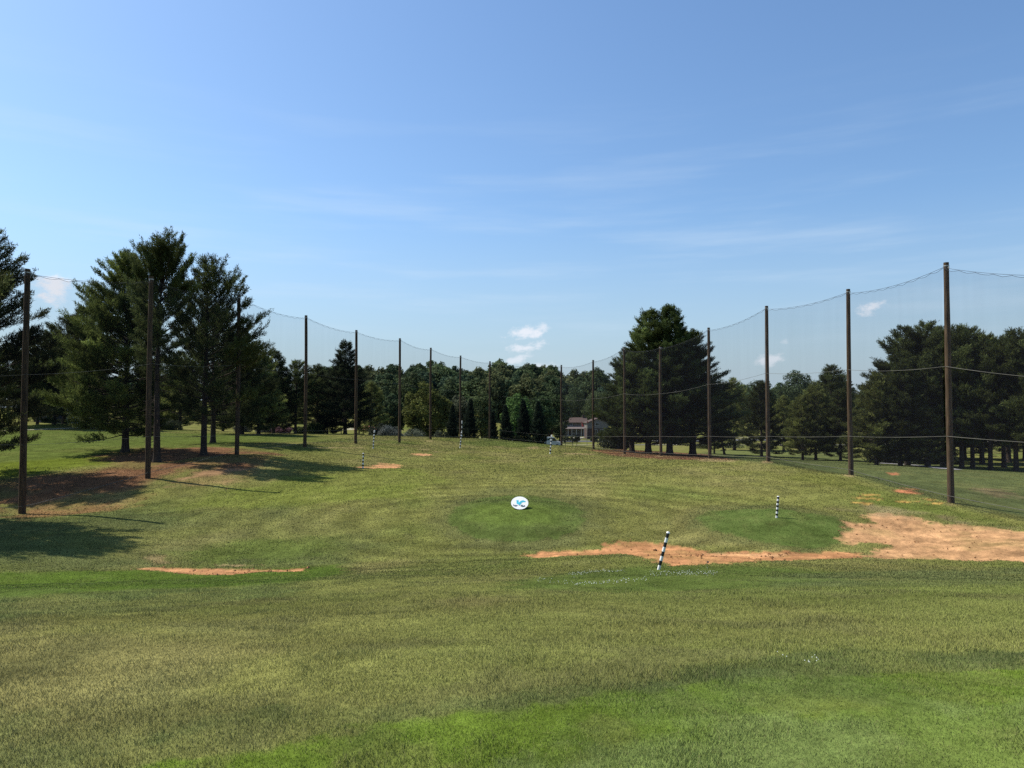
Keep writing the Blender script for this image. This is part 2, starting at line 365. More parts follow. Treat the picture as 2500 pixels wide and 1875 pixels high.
# ------------------------------------------------------------------ materials
def mat(name, base=(.5, .5, .5), rough=.7, spec=.3, metal=0.0, noise=None, attr=None, bump_=None, bscale=30, transl=0):
    m = bpy.data.materials.new(name)
    m.use_nodes = True
    t = m.node_tree; N = t.nodes; L = t.links
    b = N['Principled BSDF']
    b.inputs['Roughness'].default_value = rough
    b.inputs['Specular IOR Level'].default_value = spec
    b.inputs['Metallic'].default_value = metal
    src = None
    if attr:
        a = N.new('ShaderNodeAttribute'); a.attribute_name = attr
        src = a.outputs['Color']
    if noise:
        sc, lo, hi, det = noise[:4]
        tcn = N.new('ShaderNodeTexCoord'); mp = N.new('ShaderNodeMapping')
        mp.inputs['Scale'].default_value = noise[4] if len(noise) > 4 else (1, 1, 1)
        L.new(tcn.outputs['Object'], mp.inputs[0])
        no = N.new('ShaderNodeTexNoise'); no.inputs['Scale'].default_value = sc; no.inputs['Detail'].default_value = det
        L.new(mp.outputs[0], no.inputs['Vector'])
        mr = N.new('ShaderNodeMapRange'); mr.inputs['From Min'].default_value = .3; mr.inputs['From Max'].default_value = .7
        mr.inputs['To Min'].default_value = lo; mr.inputs['To Max'].default_value = hi
        L.new(no.outputs[0], mr.inputs[0])
        mx = N.new('ShaderNodeMixRGB'); mx.blend_type = 'MULTIPLY'; mx.inputs[0].default_value = 1
        if src: L.new(src, mx.inputs[1])
        else: mx.inputs[1].default_value = (*base, 1)
        L.new(mr.outputs[0], mx.inputs[2])
        src = mx.outputs[0]
        if bump_:
            bn = N.new('ShaderNodeBump'); bn.inputs['Strength'].default_value = bump_; bn.inputs['Distance'].default_value = .02
            L.new(no.outputs[0], bn.inputs['Height']); L.new(bn.outputs[0], b.inputs['Normal'])
    if src: L.new(src, b.inputs['Base Color'])
    else: b.inputs['Base Color'].default_value = (*base, 1)
    if transl:
        tr = N.new('ShaderNodeBsdfTranslucent')
        if src: L.new(src, tr.inputs['Color'])
        else: tr.inputs['Color'].default_value = (*base, 1)
        ms = N.new('ShaderNodeMixShader'); ms.inputs[0].default_value = transl
        L.new(b.outputs[0], ms.inputs[1]); L.new(tr.outputs[0], ms.inputs[2])
        L.new(ms.outputs[0], N['Material Output'].inputs['Surface'])
    return m

M = {}
M['needles'] = mat('pine_needles', rough=.7, spec=.05, attr='Col', transl=.34)
M['leaves'] = mat('broad_leaves', rough=.7, spec=.05, attr='Col', transl=.34)
M['bark'] = mat('pine_bark', (.055, .043, .034), .9, .1, noise=(9, .55, 1.4, 5, (1, 1, .25)), bump_=.6)
M['pole_wood'] = mat('weathered_pole_wood', (.078, .053, .033), .85, .12, noise=(7, .45, 1.5, 6, (2, 2, .18)), bump_=.5)
M['steel'] = mat('galvanised_steel', (.34, .33, .30), .45, .5, .6, noise=(40, .8, 1.2, 2))
M['rope'] = mat('dark_edge_rope', (.035, .037, .045), .8, .2, noise=(60, .7, 1.2, 2))
M['cable'] = mat('steel_cable', (.13, .125, .10), .6, .4, noise=(60, .7, 1.2, 2))
M['white'] = mat('white_plastic', (.78, .78, .76), .45, .4, noise=(14, .9, 1.04, 3))
M['black'] = mat('black_plastic', (.012, .012, .013), .45, .4, noise=(14, .8, 1.2, 3))
M['teal'] = mat('turquoise_print', (.05, .42, .55), .5, .3, noise=(9, .8, 1.25, 2))
M['navy'] = mat('dark_slate_print', (.03, .07, .11), .5, .3, noise=(30, .6, 1.6, 2))
M['clover'] = mat('clover_white', (.62, .64, .55), .8, .2, noise=(8, .85, 1.1, 2))
M['asphalt'] = mat('asphalt', (.10, .103, .105), .9, .2, noise=(1.5, .85, 1.15, 5))
M['concrete'] = mat('concrete', (.30, .28, .22), .9, .2, noise=(1.2, .85, 1.1, 5))
M['sand'] = mat('sand_path', (.36, .34, .22), .95, .1, noise=(1.2, .75, 1.15, 5))
M['gravelpath'] = mat('grey_path', (.30, .29, .29), .95, .1, noise=(1.5, .8, 1.15, 5))
M['siding'] = mat('tan_siding', (.13, .105, .082), .8, .2, noise=(2, .85, 1.1, 3, (.3, .3, 6)))
M['siding_grey'] = mat('grey_siding', (.17, .155, .14), .8, .2, noise=(2, .85, 1.1, 3, (.3, .3, 6)))
M['siding_white'] = mat('white_siding', (.62, .66, .70), .8, .2, noise=(2, .9, 1.05, 3, (.3, .3, 6)))
M['shingle'] = mat('brown_shingles', (.085, .058, .048), .9, .2, noise=(4, .75, 1.2, 4, (1, 1, 3)))
M['shingle_grey'] = mat('grey_shingles', (.17, .14, .125), .9, .2, noise=(4, .75, 1.2, 4, (1, 1, 3)))
M['brick'] = mat('dark_brick', (.075, .05, .042), .9, .2, noise=(6, .7, 1.2, 4))
M['glass'] = mat('window_glass', (.02, .025, .03), .08, .6, noise=(1, .8, 1.2, 2))
M['trim'] = mat('white_trim', (.46, .45, .43), .6, .3, noise=(5, .92, 1.04, 2))
M['red'] = mat('red_cloth', (.55, .10, .075), .8, .2, noise=(5, .8, 1.15, 3))
M['redroof'] = mat('terracotta_roof', (.58, .25, .17), .85, .2, noise=(4, .8, 1.15, 3))
M['darkwood'] = mat('dark_shed_boards', (.022, .024, .034), .8, .2, noise=(3, .7, 1.3, 3, (.3, .3, 5)))
M['paint'] = mat('pale_blue_white_paint', (.46, .52, .58), .3, .5, noise=(1.5, .95, 1.03, 2))
M['rubber'] = mat('tyre_rubber', (.015, .015, .015), .9, .2, noise=(9, .8, 1.2, 2))

# netting: a fine dark mesh far below one pixel, so its cover is averaged
m = bpy.data.materials.new('fine_black_netting'); m.use_nodes = True
t = m.node_tree; N = t.nodes; L = t.links
N.clear()
o = N.new('ShaderNodeOutputMaterial'); tr = N.new('ShaderNodeBsdfTransparent'); df = N.new('ShaderNodeBsdfDiffuse')
df.inputs['Color'].default_value = (.026, .027, .036, 1)
ms = N.new('ShaderNodeMixShader')
tcn = N.new('ShaderNodeTexCoord'); mp = N.new('ShaderNodeMapping'); mp.inputs['Scale'].default_value = (1.6, 1.6, .12)
L.new(tcn.outputs['Object'], mp.inputs[0])
no = N.new('ShaderNodeTexNoise'); no.inputs['Scale'].default_value = 1.0; no.inputs['Detail'].default_value = 4
L.new(mp.outputs[0], no.inputs['Vector'])
mr = N.new('ShaderNodeMapRange'); mr.inputs['From Min'].default_value = .3; mr.inputs['From Max'].default_value = .7
mr.inputs['To Min'].default_value = .12; mr.inputs['To Max'].default_value = .155
L.new(no.outputs[0], mr.inputs[0]); L.new(mr.outputs[0], ms.inputs[0])
L.new(tr.outputs[0], ms.inputs[1]); L.new(df.outputs[0], ms.inputs[2]); L.new(ms.outputs[0], o.inputs[0])
M['net'] = m

# turf: colour carried by the ground itself plus blade-scale mottling and relief
m = bpy.data.materials.new('turf_and_soil'); m.use_nodes = True
t = m.node_tree; N = t.nodes; L = t.links
b = N['Principled BSDF']; b.inputs['Roughness'].default_value = .95; b.inputs['Specular IOR Level'].default_value = .0
at_ = N.new('ShaderNodeAttribute'); at_.attribute_name = 'Col'
as_ = N.new('ShaderNodeAttribute'); as_.attribute_name = 'soil'
tcn = N.new('ShaderNodeTexCoord')
def tn(scale, det, rough=.6, stretch=(1, 1, 1)):
    mp = N.new('ShaderNodeMapping'); mp.inputs['Scale'].default_value = stretch
    L.new(tcn.outputs['Object'], mp.inputs[0])
    n = N.new('ShaderNodeTexNoise'); n.inputs['Scale'].default_value = scale; n.inputs['Detail'].default_value = det; n.inputs['Roughness'].default_value = rough
    L.new(mp.outputs[0], n.inputs['Vector'])
    return n.outputs[0]
def rng_(v, a, b_, lo, hi):
    mr = N.new('ShaderNodeMapRange'); mr.inputs['From Min'].default_value = a; mr.inputs['From Max'].default_value = b_
    mr.inputs['To Min'].default_value = lo; mr.inputs['To Max'].default_value = hi
    L.new(v, mr.inputs[0]); return mr.outputs[0]
def mul(a, b_):
    mx = N.new('ShaderNodeMath'); mx.operation = 'MULTIPLY'
    for i, v in enumerate((a, b_)):
        if isinstance(v, (int, float)): mx.inputs[i].default_value = v
        else: L.new(v, mx.inputs[i])
    return mx.outputs[0]
n1 = tn(9.0, 5, .7); n2 = tn(.8, 9, .78, (1, .75, 1)); n3 = tn(34, 3, .7)
f = mul(mul(rng_(n1, .3, .7, .74, 1.26), rng_(n2, .3, .7, .55, 1.45)), rng_(n3, .3, .7, .82, 1.18))
mx = N.new('ShaderNodeMixRGB'); mx.blend_type = 'MULTIPLY'; mx.inputs[0].default_value = 1
L.new(at_.outputs['Color'], mx.inputs[1]); L.new(f, mx.inputs[2])
# straw-coloured flecks
n4 = tn(14, 4, .75)
fl = N.new('ShaderNodeMixRGB'); L.new(mul(rng_(n4, .60, .74, 0, .55), 1.0), fl.inputs[0]); L.new(mx.outputs[0], fl.inputs[1])
hs = N.new('ShaderNodeMixRGB'); hs.blend_type = 'ADD'; hs.inputs[0].default_value = 1
L.new(mx.outputs[0], hs.inputs[1]); hs.inputs[2].default_value = (.09, .075, .035, 1); L.new(hs.outputs[0], fl.inputs[2])
L.new(fl.outputs[0], b.inputs['Base Color'])
bn = N.new('ShaderNodeBump'); bn.inputs['Strength'].default_value = .7; bn.inputs['Distance'].default_value = .05
L.new(n1, bn.inputs['Height']); L.new(bn.outputs[0], b.inputs['Normal'])
M['turf'] = m
M['blade'] = mat('grass_blades', rough=.7, spec=.04, attr='Col', transl=.15)
for kk in ('needles', 'leaves'):      # every tree a shade of its own
    t = M[kk].node_tree; N = t.nodes; L = t.links
    oi = N.new('ShaderNodeObjectInfo'); mr = N.new('ShaderNodeMapRange'); mr.inputs['To Min'].default_value = .78; mr.inputs['To Max'].default_value = 1.35
    L.new(oi.outputs['Random'], mr.inputs[0])
    mx = N.new('ShaderNodeMixRGB'); mx.blend_type = 'MULTIPLY'; mx.inputs[0].default_value = 1
    an = [n for n in N if n.bl_idname == 'ShaderNodeAttribute'][0]
    L.new(an.outputs['Color'], mx.inputs[1]); L.new(mr.outputs[0], mx.inputs[2])
    L.new(mx.outputs[0], N['Principled BSDF'].inputs['Base Color'])
    L.new(mx.outputs[0], [n for n in N if n.bl_idname == 'ShaderNodeBsdfTranslucent'][0].inputs['Color'])
t = M['blade'].node_tree; N = t.nodes; L = t.links
ge = N.new('ShaderNodeNewGeometry'); vm = N.new('ShaderNodeVectorMath'); vm.operation = 'ADD'; vm.inputs[1].default_value = (0, 0, 1.6)
L.new(ge.outputs['Normal'], vm.inputs[0]); vn = N.new('ShaderNodeVectorMath'); vn.operation = 'NORMALIZE'; L.new(vm.outputs[0], vn.inputs[0])
L.new(vn.outputs[0], N['Principled BSDF'].inputs['Normal'])

# ------------------------------------------------------------------ mesh helpers
def tag(o, label=None, cat=None, group=None, kind=None):
    if label: o['label'] = label
    if cat: o['category'] = cat
    if group: o['group'] = group
    if kind: o['kind'] = kind
    return o
def link(name, me, parent=None, mats=()):
    o = bpy.data.objects.new(name, me)
    for mm in mats:
        if mm.name not in [x.name for x in me.materials if x]: me.materials.append(mm)
    COL.objects.link(o)
    if parent: o.parent = parent
    return o
def empty(name, loc=(0, 0, 0), rz=0):
    o = bpy.data.objects.new(name, None)
    o.empty_display_size = .3
    o.location = loc; o.rotation_euler = (0, 0, rz)
    COL.objects.link(o)
    return o
def tri_mesh(name, V, C=None):
    """V: (3n,3) loose triangles; C: (3n,3) colours"""
    V = np.asarray(V, np.float32)
    n = len(V); nf = n // 3
    me = bpy.data.meshes.new(name)
    me.vertices.add(n); me.vertices.foreach_set('co', V.ravel())
    me.loops.add(n); me.loops.foreach_set('vertex_index', np.arange(n, dtype=np.int32))
    me.polygons.add(nf); me.polygons.foreach_set('loop_start', np.arange(0, n, 3, dtype=np.int32))
    if C is not None:
        a = me.attributes.new('Col', 'FLOAT_COLOR', 'POINT')
        a.data.foreach_set('color', np.concatenate([C, np.ones((n, 1))], 1).astype(np.float32).ravel())
    me.update(); me.validate(verbose=False)
    return me
class MB:
    """collects boxes, tubes, prisms into ONE mesh"""
    def __init__(s):
        s.v = []; s.f = []; s.m = []; s.sm = []
    def add(s, V, Fs, mi=0, smooth=False):
        k = len(s.v)
        s.v += [tuple(float(c) for c in p) for p in V]
        s.f += [tuple(i + k for i in f) for f in Fs]
        s.m += [mi] * len(Fs); s.sm += [smooth] * len(Fs)
        return s
    def box(s, c, d, mi=0, rz=0):
        x, y, z = (q / 2 for q in d)
        V = [(-x, -y, -z), (x, -y, -z), (x, y, -z), (-x, y, -z), (-x, -y, z), (x, -y, z), (x, y, z), (-x, y, z)]
        ca, sa = math.cos(rz), math.sin(rz)
        V = [(c[0] + p[0] * ca - p[1] * sa, c[1] + p[0] * sa + p[1] * ca, c[2] + p[2]) for p in V]
        return s.add(V, [(0, 3, 2, 1), (4, 5, 6, 7), (0, 1, 5, 4), (1, 2, 6, 5), (2, 3, 7, 6), (3, 0, 4, 7)], mi)
    def tube(s, pts, rad, n=8, mi=0, cap=True):
        pts = [Vector(p) for p in pts]
        if not hasattr(rad, '__len__'): rad = [rad] * len(pts)
        V = []; Fs = []
        for i, p in enumerate(pts):
            d = (pts[min(i + 1, len(pts) - 1)] - pts[max(i - 1, 0)]).normalized()
            u = d.cross(Vector((0, 0, 1)) if abs(d.z) < .9 else Vector((1, 0, 0))).normalized(); w = d.cross(u)
            for k in range(n):
                a = 2 * math.pi * k / n
                V.append(p + (u * math.cos(a) + w * math.sin(a)) * rad[i])
        for i in range(len(pts) - 1):
            for k in range(n):
                Fs.append((i * n + k, i * n + (k + 1) % n, (i + 1) * n + (k + 1) % n, (i + 1) * n + k))
        s.add(V, Fs, mi, True)
        if cap:
            s.add(V[:n], [tuple(range(n))], mi); s.add(V[-n:], [tuple(reversed(range(n)))], mi)
        return s
    def prism(s, poly, y0, y1, mi=0):
        """poly in (x,z), extruded along y"""
        n = len(poly)
        V = [(p[0], y0, p[1]) for p in poly] + [(p[0], y1, p[1]) for p in poly]
        Fs = [tuple(range(n)), tuple(range(2 * n - 1, n - 1, -1))] + [(i, i + n, (i + 1) % n + n, (i + 1) % n) for i in range(n)]
        return s.add(V, Fs, mi)
    def mesh(s, name):
        me = bpy.data.meshes.new(name)
        me.from_pydata(s.v, [], s.f)
        me.polygons.foreach_set('material_index', s.m)
        me.polygons.foreach_set('use_smooth', s.sm)
        bm = bmesh.new(); bm.from_mesh(me); bmesh.ops.recalc_face_normals(bm, faces=bm.faces); bm.to_mesh(me); bm.free()
        me.update()
        return me
    def build(s, name, mats, parent=None, loc=None, rz=0):
        me = s.mesh(name)
        if not isinstance(mats, (list, tuple)): mats = [mats]
        for mm in mats: me.materials.append(mm)
        o = bpy.data.objects.new(name, me); COL.objects.link(o)
        if parent: o.parent = parent
        if loc is not None: o.location = loc
        if rz: o.rotation_euler = (0, 0, rz)
        return o
def copy_tree(o, parent=None):
    c = o.copy(); COL.objects.link(c)
    if parent: c.parent = parent
    for ch in list(o.children):
        copy_tree(ch, c)
    return c

# ------------------------------------------------------------------ the ground sheet
rad = np.concatenate([[0.35, .8, 1.3], np.geomspace(1.8, 260, 560), np.geomspace(266, 5000, 90)])
ang = np.concatenate([np.linspace(-44, 44, 760), np.linspace(46, 314, 90)[:-1]])
ang = np.radians(np.unique(ang))
NR, NA = len(rad), len(ang)
rr, aa = np.meshgrid(rad, ang, indexing='ij')
gx = (rr * np.sin(aa)).ravel(); gy = (rr * np.cos(aa)).ravel()
gz = zf(gx, gy)
gc, gs = ground_colour(gx, gy)
# bare soil: ruts and clods
gz = gz + gs * ((fbm(gx * 1.4 + gy * .3, gy * 5.0, 3) - .5) * .13 + (fbm(gx * 4, gy * 5, 2) - .5) * .07 - .03) * sstep(8, 15, gy)
V = np.stack([gx, gy, gz], 1)
V = np.vstack([V, [[0, 0, z1(0, 0)]]])
gc = np.vstack([gc, gc[:1]]); gs = np.append(gs, 0)
i, j = np.meshgrid(np.arange(NR - 1), np.arange(NA), indexing='ij')
j2 = (j + 1) % NA
q = np.stack([i * NA + j, (i + 1) * NA + j, (i + 1) * NA + j2, i * NA + j2], -1).reshape(-1, 4)
k = np.arange(NA)
tri = np.stack([np.full(NA, NR * NA), k, (k + 1) % NA], 1)
me = bpy.data.meshes.new('ground')
me.vertices.add(len(V)); me.vertices.foreach_set('co', V.astype(np.float32).ravel())
loops = np.concatenate([q.ravel(), tri.ravel()]).astype(np.int32)
me.loops.add(len(loops)); me.loops.foreach_set('vertex_index', loops)
nq, ntr = len(q), len(tri)
me.polygons.add(nq + ntr)
me.polygons.foreach_set('loop_start', np.concatenate([np.arange(nq) * 4, nq * 4 + np.arange(ntr) * 3]).astype(np.int32))
me.polygons.foreach_set('use_smooth', np.ones(nq + ntr, bool))
a = me.attributes.new('Col', 'FLOAT_COLOR', 'POINT'); a.data.foreach_set('color', np.concatenate([gc, np.ones((len(gc), 1))], 1).astype(np.float32).ravel())
a = me.attributes.new('soil', 'FLOAT', 'POINT'); a.data.foreach_set('value', gs.astype(np.float32))
me.update()
bm = None
g = link('ground', me, mats=[M['turf']])
if me.polygons[1000].normal.z < 0: me.flip_normals()
tag(g, kind='structure')

# ---- short grass close to the camera
rs = np.random.RandomState(3)
def blades(n, r0, r1, seed):
    rs = np.random.RandomState(seed)
    u = rs.rand(n); r = (r0 ** .35 + u * (r1 ** .35 - r0 ** .35)) ** (1 / .35)
    a_ = np.radians(rs.uniform(-40, 40, n))
    return r * np.sin(a_), r * np.cos(a_), rs
NB = 1300000
bx, by, rs = blades(NB, 3.0, 42, 5)
bc, bs = ground_colour(bx, by)
keep = rs.rand(NB) > bs * 1.3
bx, by, bc = bx[keep], by[keep], bc[keep]; NB = len(bx)
br = np.sqrt(bx * bx + by * by)
bz = zf(bx, by)
lum = bc @ np.array([.3, .6, .1])
green = bc[:, 1] / (bc[:, 0] + 1e-6)
clump = fbm(bx * 2.2, by * 2.2, 3)
# turf on the tee is mown short; the slope and the dark fringe are longer
hgt = np.where(green > 1.25, .014, .021) * (.6 + .9 * clump) * rs.uniform(.5, 1.35, NB)
fr = sstep(.078, .060, lum) * sstep(12, 8, br)
hgt = hgt * (1 + 1.0 * fr) * (1 + .9 * sstep(.60, .78, fbm(bx * 1.3 + 31, by * 1.3, 3)))
wid = .0022 + .00035 * br
hgt = hgt * (1 + .012 * br)
th = rs.uniform(0, 2 * math.pi, NB); lean = rs.uniform(.1, 1.1, NB)
dx, dy = np.cos(th), np.sin(th)
base = np.stack([bx, by, bz - .004], 1)
phi = rs.uniform(0, 2 * math.pi, NB)
side = np.stack([np.cos(phi), np.sin(phi), np.zeros(NB)], 1) * (wid / 2)[:, None]
tip = base + np.stack([dx * lean * hgt, dy * lean * hgt, hgt], 1)
BV = np.stack([base - side, base + side, tip], 1).reshape(-1, 3)
tint = bc * rs.uniform(1.28, 2.15, NB)[:, None]
dry = (rs.rand(NB) < .13)[:, None]
tint = np.where(dry, tint * .4 + np.array([.17, .15, .075]) * .75, tint)
BC = np.repeat(tint, 3, 0)
BC[0::3] *= .9; BC[1::3] *= .9
# further off the sward still has a nap of coarser tufts
NF = 620000
fx_, fy_, rf = blades(NF, 20, 125, 8)
fc, fs = ground_colour(fx_, fy_)
keep = rf.rand(NF) > fs * 1.3
fx_, fy_, fc = fx_[keep], fy_[keep], fc[keep]; NF = len(fx_)
fr_ = np.sqrt(fx_ ** 2 + fy_ ** 2)
mown = np.where(fc[:, 1] / fc[:, 0] > 1.28, .6, 1.0)
mown = mown * np.where((fx_ < -22) & (fy_ > 52) | (fx_ > 25) & (fy_ > 36), .4, 1)
fh = (.014 + .00032 * fr_) * rf.uniform(.4, 1.5, NF) * mown; fw = (.012 + .00075 * fr_) * rf.uniform(.6, 1.5, NF)
th = rf.uniform(0, 6.283, NF); ph_ = rf.uniform(-.6, .6, NF); ln_ = rf.uniform(0, 1.4, NF)
fb = np.stack([fx_, fy_, zf(fx_, fy_) - .004], 1)
sd_ = np.stack([np.cos(ph_), np.sin(ph_), np.zeros(NF)], 1) * (fw / 2)[:, None]
tp = fb + np.stack([np.cos(th) * ln_ * fh, np.sin(th) * ln_ * fh, fh], 1)
FV = np.stack([fb - sd_, fb + sd_, tp], 1).reshape(-1, 3)
ft = fc * 1.28 * np.exp(rf.randn(NF) * .27)[:, None]
ft = np.where((rf.rand(NF) < .12)[:, None], ft * .5 + np.array([.18, .16, .07]) * .6, ft)
BV = np.concatenate([BV, FV]); BC = np.concatenate([BC, np.repeat(ft, 3, 0)])
o = link('grass', tri_mesh('grass', BV, BC), mats=[M['blade']])
tag(o, 'short uneven grass covering the tee, the near slope and the range floor', 'grass', kind='stuff')

# ---- white clover heads in the green strip
pts = []
rs = np.random.RandomState(12)
def clover_band(px0, py0, px1, py1, th_, n):
    for _ in range(n):
        u = rs.rand()
        p = ground(px0 + (px1 - px0) * u + rs.randn() * 4, py0 + (py1 - py0) * u + rs.randn() * th_)
        pts.append(p)
clover_band(1388, 1406, 1480, 1394, 2.0, 70); clover_band(1480, 1398, 1528, 1395, 1.2, 20)
clover_band(1400, 1428, 1580, 1417, 2.4, 90); clover_band(1580, 1402, 1750, 1400, 4, 150); clover_band(1300, 1420, 1400, 1424, 3, 20)
clover_band(1900, 1610, 2000, 1622, 5, 14)
mb = MB()
for p in pts:
    s_ = rs.uniform(.006, .013) if p[1] > 9 else rs.uniform(.004, .006); h = rs.uniform(.02, .05)
    c = (p[0], p[1], p[2] + h)
    mb.add([(c[0] - s_, c[1], c[2]), (c[0] + s_, c[1], c[2]), (c[0], c[1] - s_, c[2]), (c[0], c[1] + s_, c[2]), (c[0], c[1], c[2] - s_), (c[0], c[1], c[2] + s_)],
           [(0, 2, 5), (2, 1, 5), (1, 3, 5), (3, 0, 5), (2, 0, 4), (1, 2, 4), (3, 1, 4), (0, 3, 4)])
tag(mb.build('clover_blossoms', M['clover']), 'scattered white clover heads in the green strip near the leaning stake', 'clover', kind='stuff')

# ---- crumbs and clods on the bare soil
mb = MB(); rs = np.random.RandomState(21)
for P, colr, soft, rag, amt, patchy, so_ in PATCH:
    if so_ < .9 or P[:, 1].max() > 45: continue
    lo, hi = P.min(0) - .3, P.max(0) + .3
    nC = int(min(420, (hi[0] - lo[0]) * (hi[1] - lo[1]) * 7))
    cx_ = rs.uniform(lo[0], hi[0], nC); cy_ = rs.uniform(lo[1], hi[1], nC)
    sd_ = sdist(P, cx_, cy_); kk = np.where((sd_ > -.25) & (fbm(cx_ * .8, cy_ * 1.6, 3) + rs.rand(nC) * .25 > .58))[0]
    zz_ = zf(cx_[kk], cy_[kk]) if len(kk) else []
    for i_, z_ in zip(kk, zz_):
        s_ = rs.uniform(.015, .05) * (2.0 if rs.rand() < .05 else 1)
        V_ = [(cx_[i_] + s_ * a_ * rs.uniform(.6, 1.3), cy_[i_] + s_ * b_ * rs.uniform(.6, 1.3), z_ + s_ * (c_ * .7 * rs.uniform(.6, 1.2) + .2)) for a_, b_, c_ in [(-1, 0, 0), (1, 0, 0), (0, -1, 0), (0, 1, 0), (0, 0, -1), (0, 0, 1)]]
        mb.add(V_, [(0, 2, 5), (2, 1, 5), (1, 3, 5), (3, 0, 5), (2, 0, 4), (1, 2, 4), (3, 1, 4), (0, 3, 4)])
M['clod'] = mat('clay_clods', (.22, .115, .055), .95, .05, noise=(3, .5, 1.5, 3))
tag(mb.build('soil_clods', M['clod']), 'crumbled clay clods strewn over the bare dirt', 'clods', kind='stuff')

# ------------------------------------------------------------------ paths and road draped on the ground
def strip(name, pts, width, matl, lift=.05, n=30):
    P = []
    for i in range(len(pts) - 1):
        for k in range(n):
            P.append(np.array(pts[i]) + (np.array(pts[i + 1]) - np.array(pts[i])) * k / n)
    P.append(np.array(pts[-1], float)); P = np.array(P, float)
    d = np.gradient(P, axis=0); d /= np.linalg.norm(d, axis=1)[:, None]
    nrm = np.stack([-d[:, 1], d[:, 0]], 1)
    V = []; Fs = []
    m = 4
    for i in range(len(P)):
        for k in range(m + 1):
            q_ = P[i] + nrm[i] * (k / m - .5) * width
            V.append(q_)
    V = np.array(V); Z = zf(V[:, 0], V[:, 1]) + lift
    for i in range(len(P) - 1):
        for k in range(m):
            Fs.append((i * (m + 1) + k, i * (m + 1) + k + 1, (i + 1) * (m + 1) + k + 1, (i + 1) * (m + 1) + k))
    mb = MB(); mb.add(np.column_stack([V, Z]), Fs, 0, True)
    return tag(mb.build(name, matl), kind='structure')
def gp(px, py):
    return ground(px, py)[:2]
strip('sand_path', [gp(-200, 1056), gp(90, 1049), gp(200, 1046), gp(330, 1047)], 1.6, M['sand'], .06)
strip('cart_path', [gp(2150, 1131), gp(2215, 1135), gp(2270, 1140), gp(2320, 1147)], 2.4, M['gravelpath'], .06)
def at_y(Y, x0, x1): return [(x0, Y), ((x0 + x1) / 2, Y), (x1, Y)]
strip('road', at_y(214, -40, 150), 9, M['asphalt'], .08, 60)
strip('pavement', at_y(186, 4, 150), 2.4, M['concrete'], .10, 60)
strip('pavement', at_y(224, -40, 150), 1.8, M['concrete'], .12, 60)
strip('driveway', [(17, 225), (21, 245), (24, 262)], 4.5, M['concrete'], .10, 12)

# ------------------------------------------------------------------ poles and nets
def pole_mesh(h, r0, r1, seed):
    rr_ = random.Random(seed)
    mb = MB()
    n = 9
    bx_, by_ = rr_.uniform(-.05, .05), rr_.uniform(-.05, .05)
    pts = []; rd = []
    for i in range(n):
        t = i / (n - 1)
        pts.append((bx_ * math.sin(t * 3.1), by_ * math.sin(t * 3.1), -.3 + t * (h + .3)))
        rd.append(r0 + (r1 - r0) * t + rr_.uniform(-.004, .004))
    mb.tube(pts, rd, 14)
    return mb, r0, r1
def place_pole(spec, label, seed):
    px, pt, pb, Y = spec
    b = at(px, pb, Y)
    zb = z1(b[0], b[1])
    h = at(px, pt, Y)[2] - zb
    mb, r0, r1 = pole_mesh(h, .175, .135, seed)
    o = mb.build('net_pole', M['pole_wood'], loc=(b[0], b[1], zb))
    tag(o, label, 'pole', 'wooden poles holding up the golf range netting')
    for z in (h - .22,):
        c = MB(); c.tube([(0, 0, z), (0, 0, z + .06)], r1 + .018, 14)
        c.build('steel_band', M['steel'], o)
    e = MB(); e.tube([(0, -r1 - .01, h - .3), (0, -r1 - .1, h - .3)], .02, 6); e.tube([(0, -r1 - .1, h - .36), (0, -r1 - .1, h - .24)], .025, 6)
    e.build('cable_bolt', M['steel'], o)
    return (b[0], b[1], zb, h)
LA = ['netting pole out of frame beyond the nearest edge pine',
      'thick near black pole beside the big pine cut off by the frame edge',
      'dark pole in front of the bare-trunked tall pine, casting a thin shadow on the slope',
      'dark pole between the bushy pine clump and its shadow band, tree limbs touching its top',
      'pole in front of the low dark pines, beside their broad grass shadow',
      'pole overlapping the pointed dark conifer, pale roofs at its foot',
      'brown pole just in front of the yellow-green tree edge, near a distant striped stake',
      'brown pole crossing the middle of the yellow-green broadleaf tree',
      'thin far pole close beside the far striped stake on the crest',
      'thin far pole standing among the dark narrow cypresses on the crest']
LB = ['far pole right beside the parked white van',
      'dark far pole standing beside the grey bush in front of the gabled house',
      'sunlit slim pole at the outer edge of the big round pine clump',
      'sunlit pole in front of the big pine clump trunks',
      'brown pole at the end of the big pine clump, next to a leaning trunk',
      'tall pole with moss-green side before the small spaced pines',
      'tall pole in front of the dense pine grove edge with yellow soil at its foot',
      'tallest brown pole, standing on the dirt-streaked bank before the pine grove',
      'netting pole out of frame beyond the tallest brown pole']
PA = [place_pole(s, l, 100 + i) for i, (s, l) in enumerate(zip(POLES_A, LA))]
PB = [place_pole(s, l, 200 + i) for i, (s, l) in enumerate(zip(POLES_B, LB))]

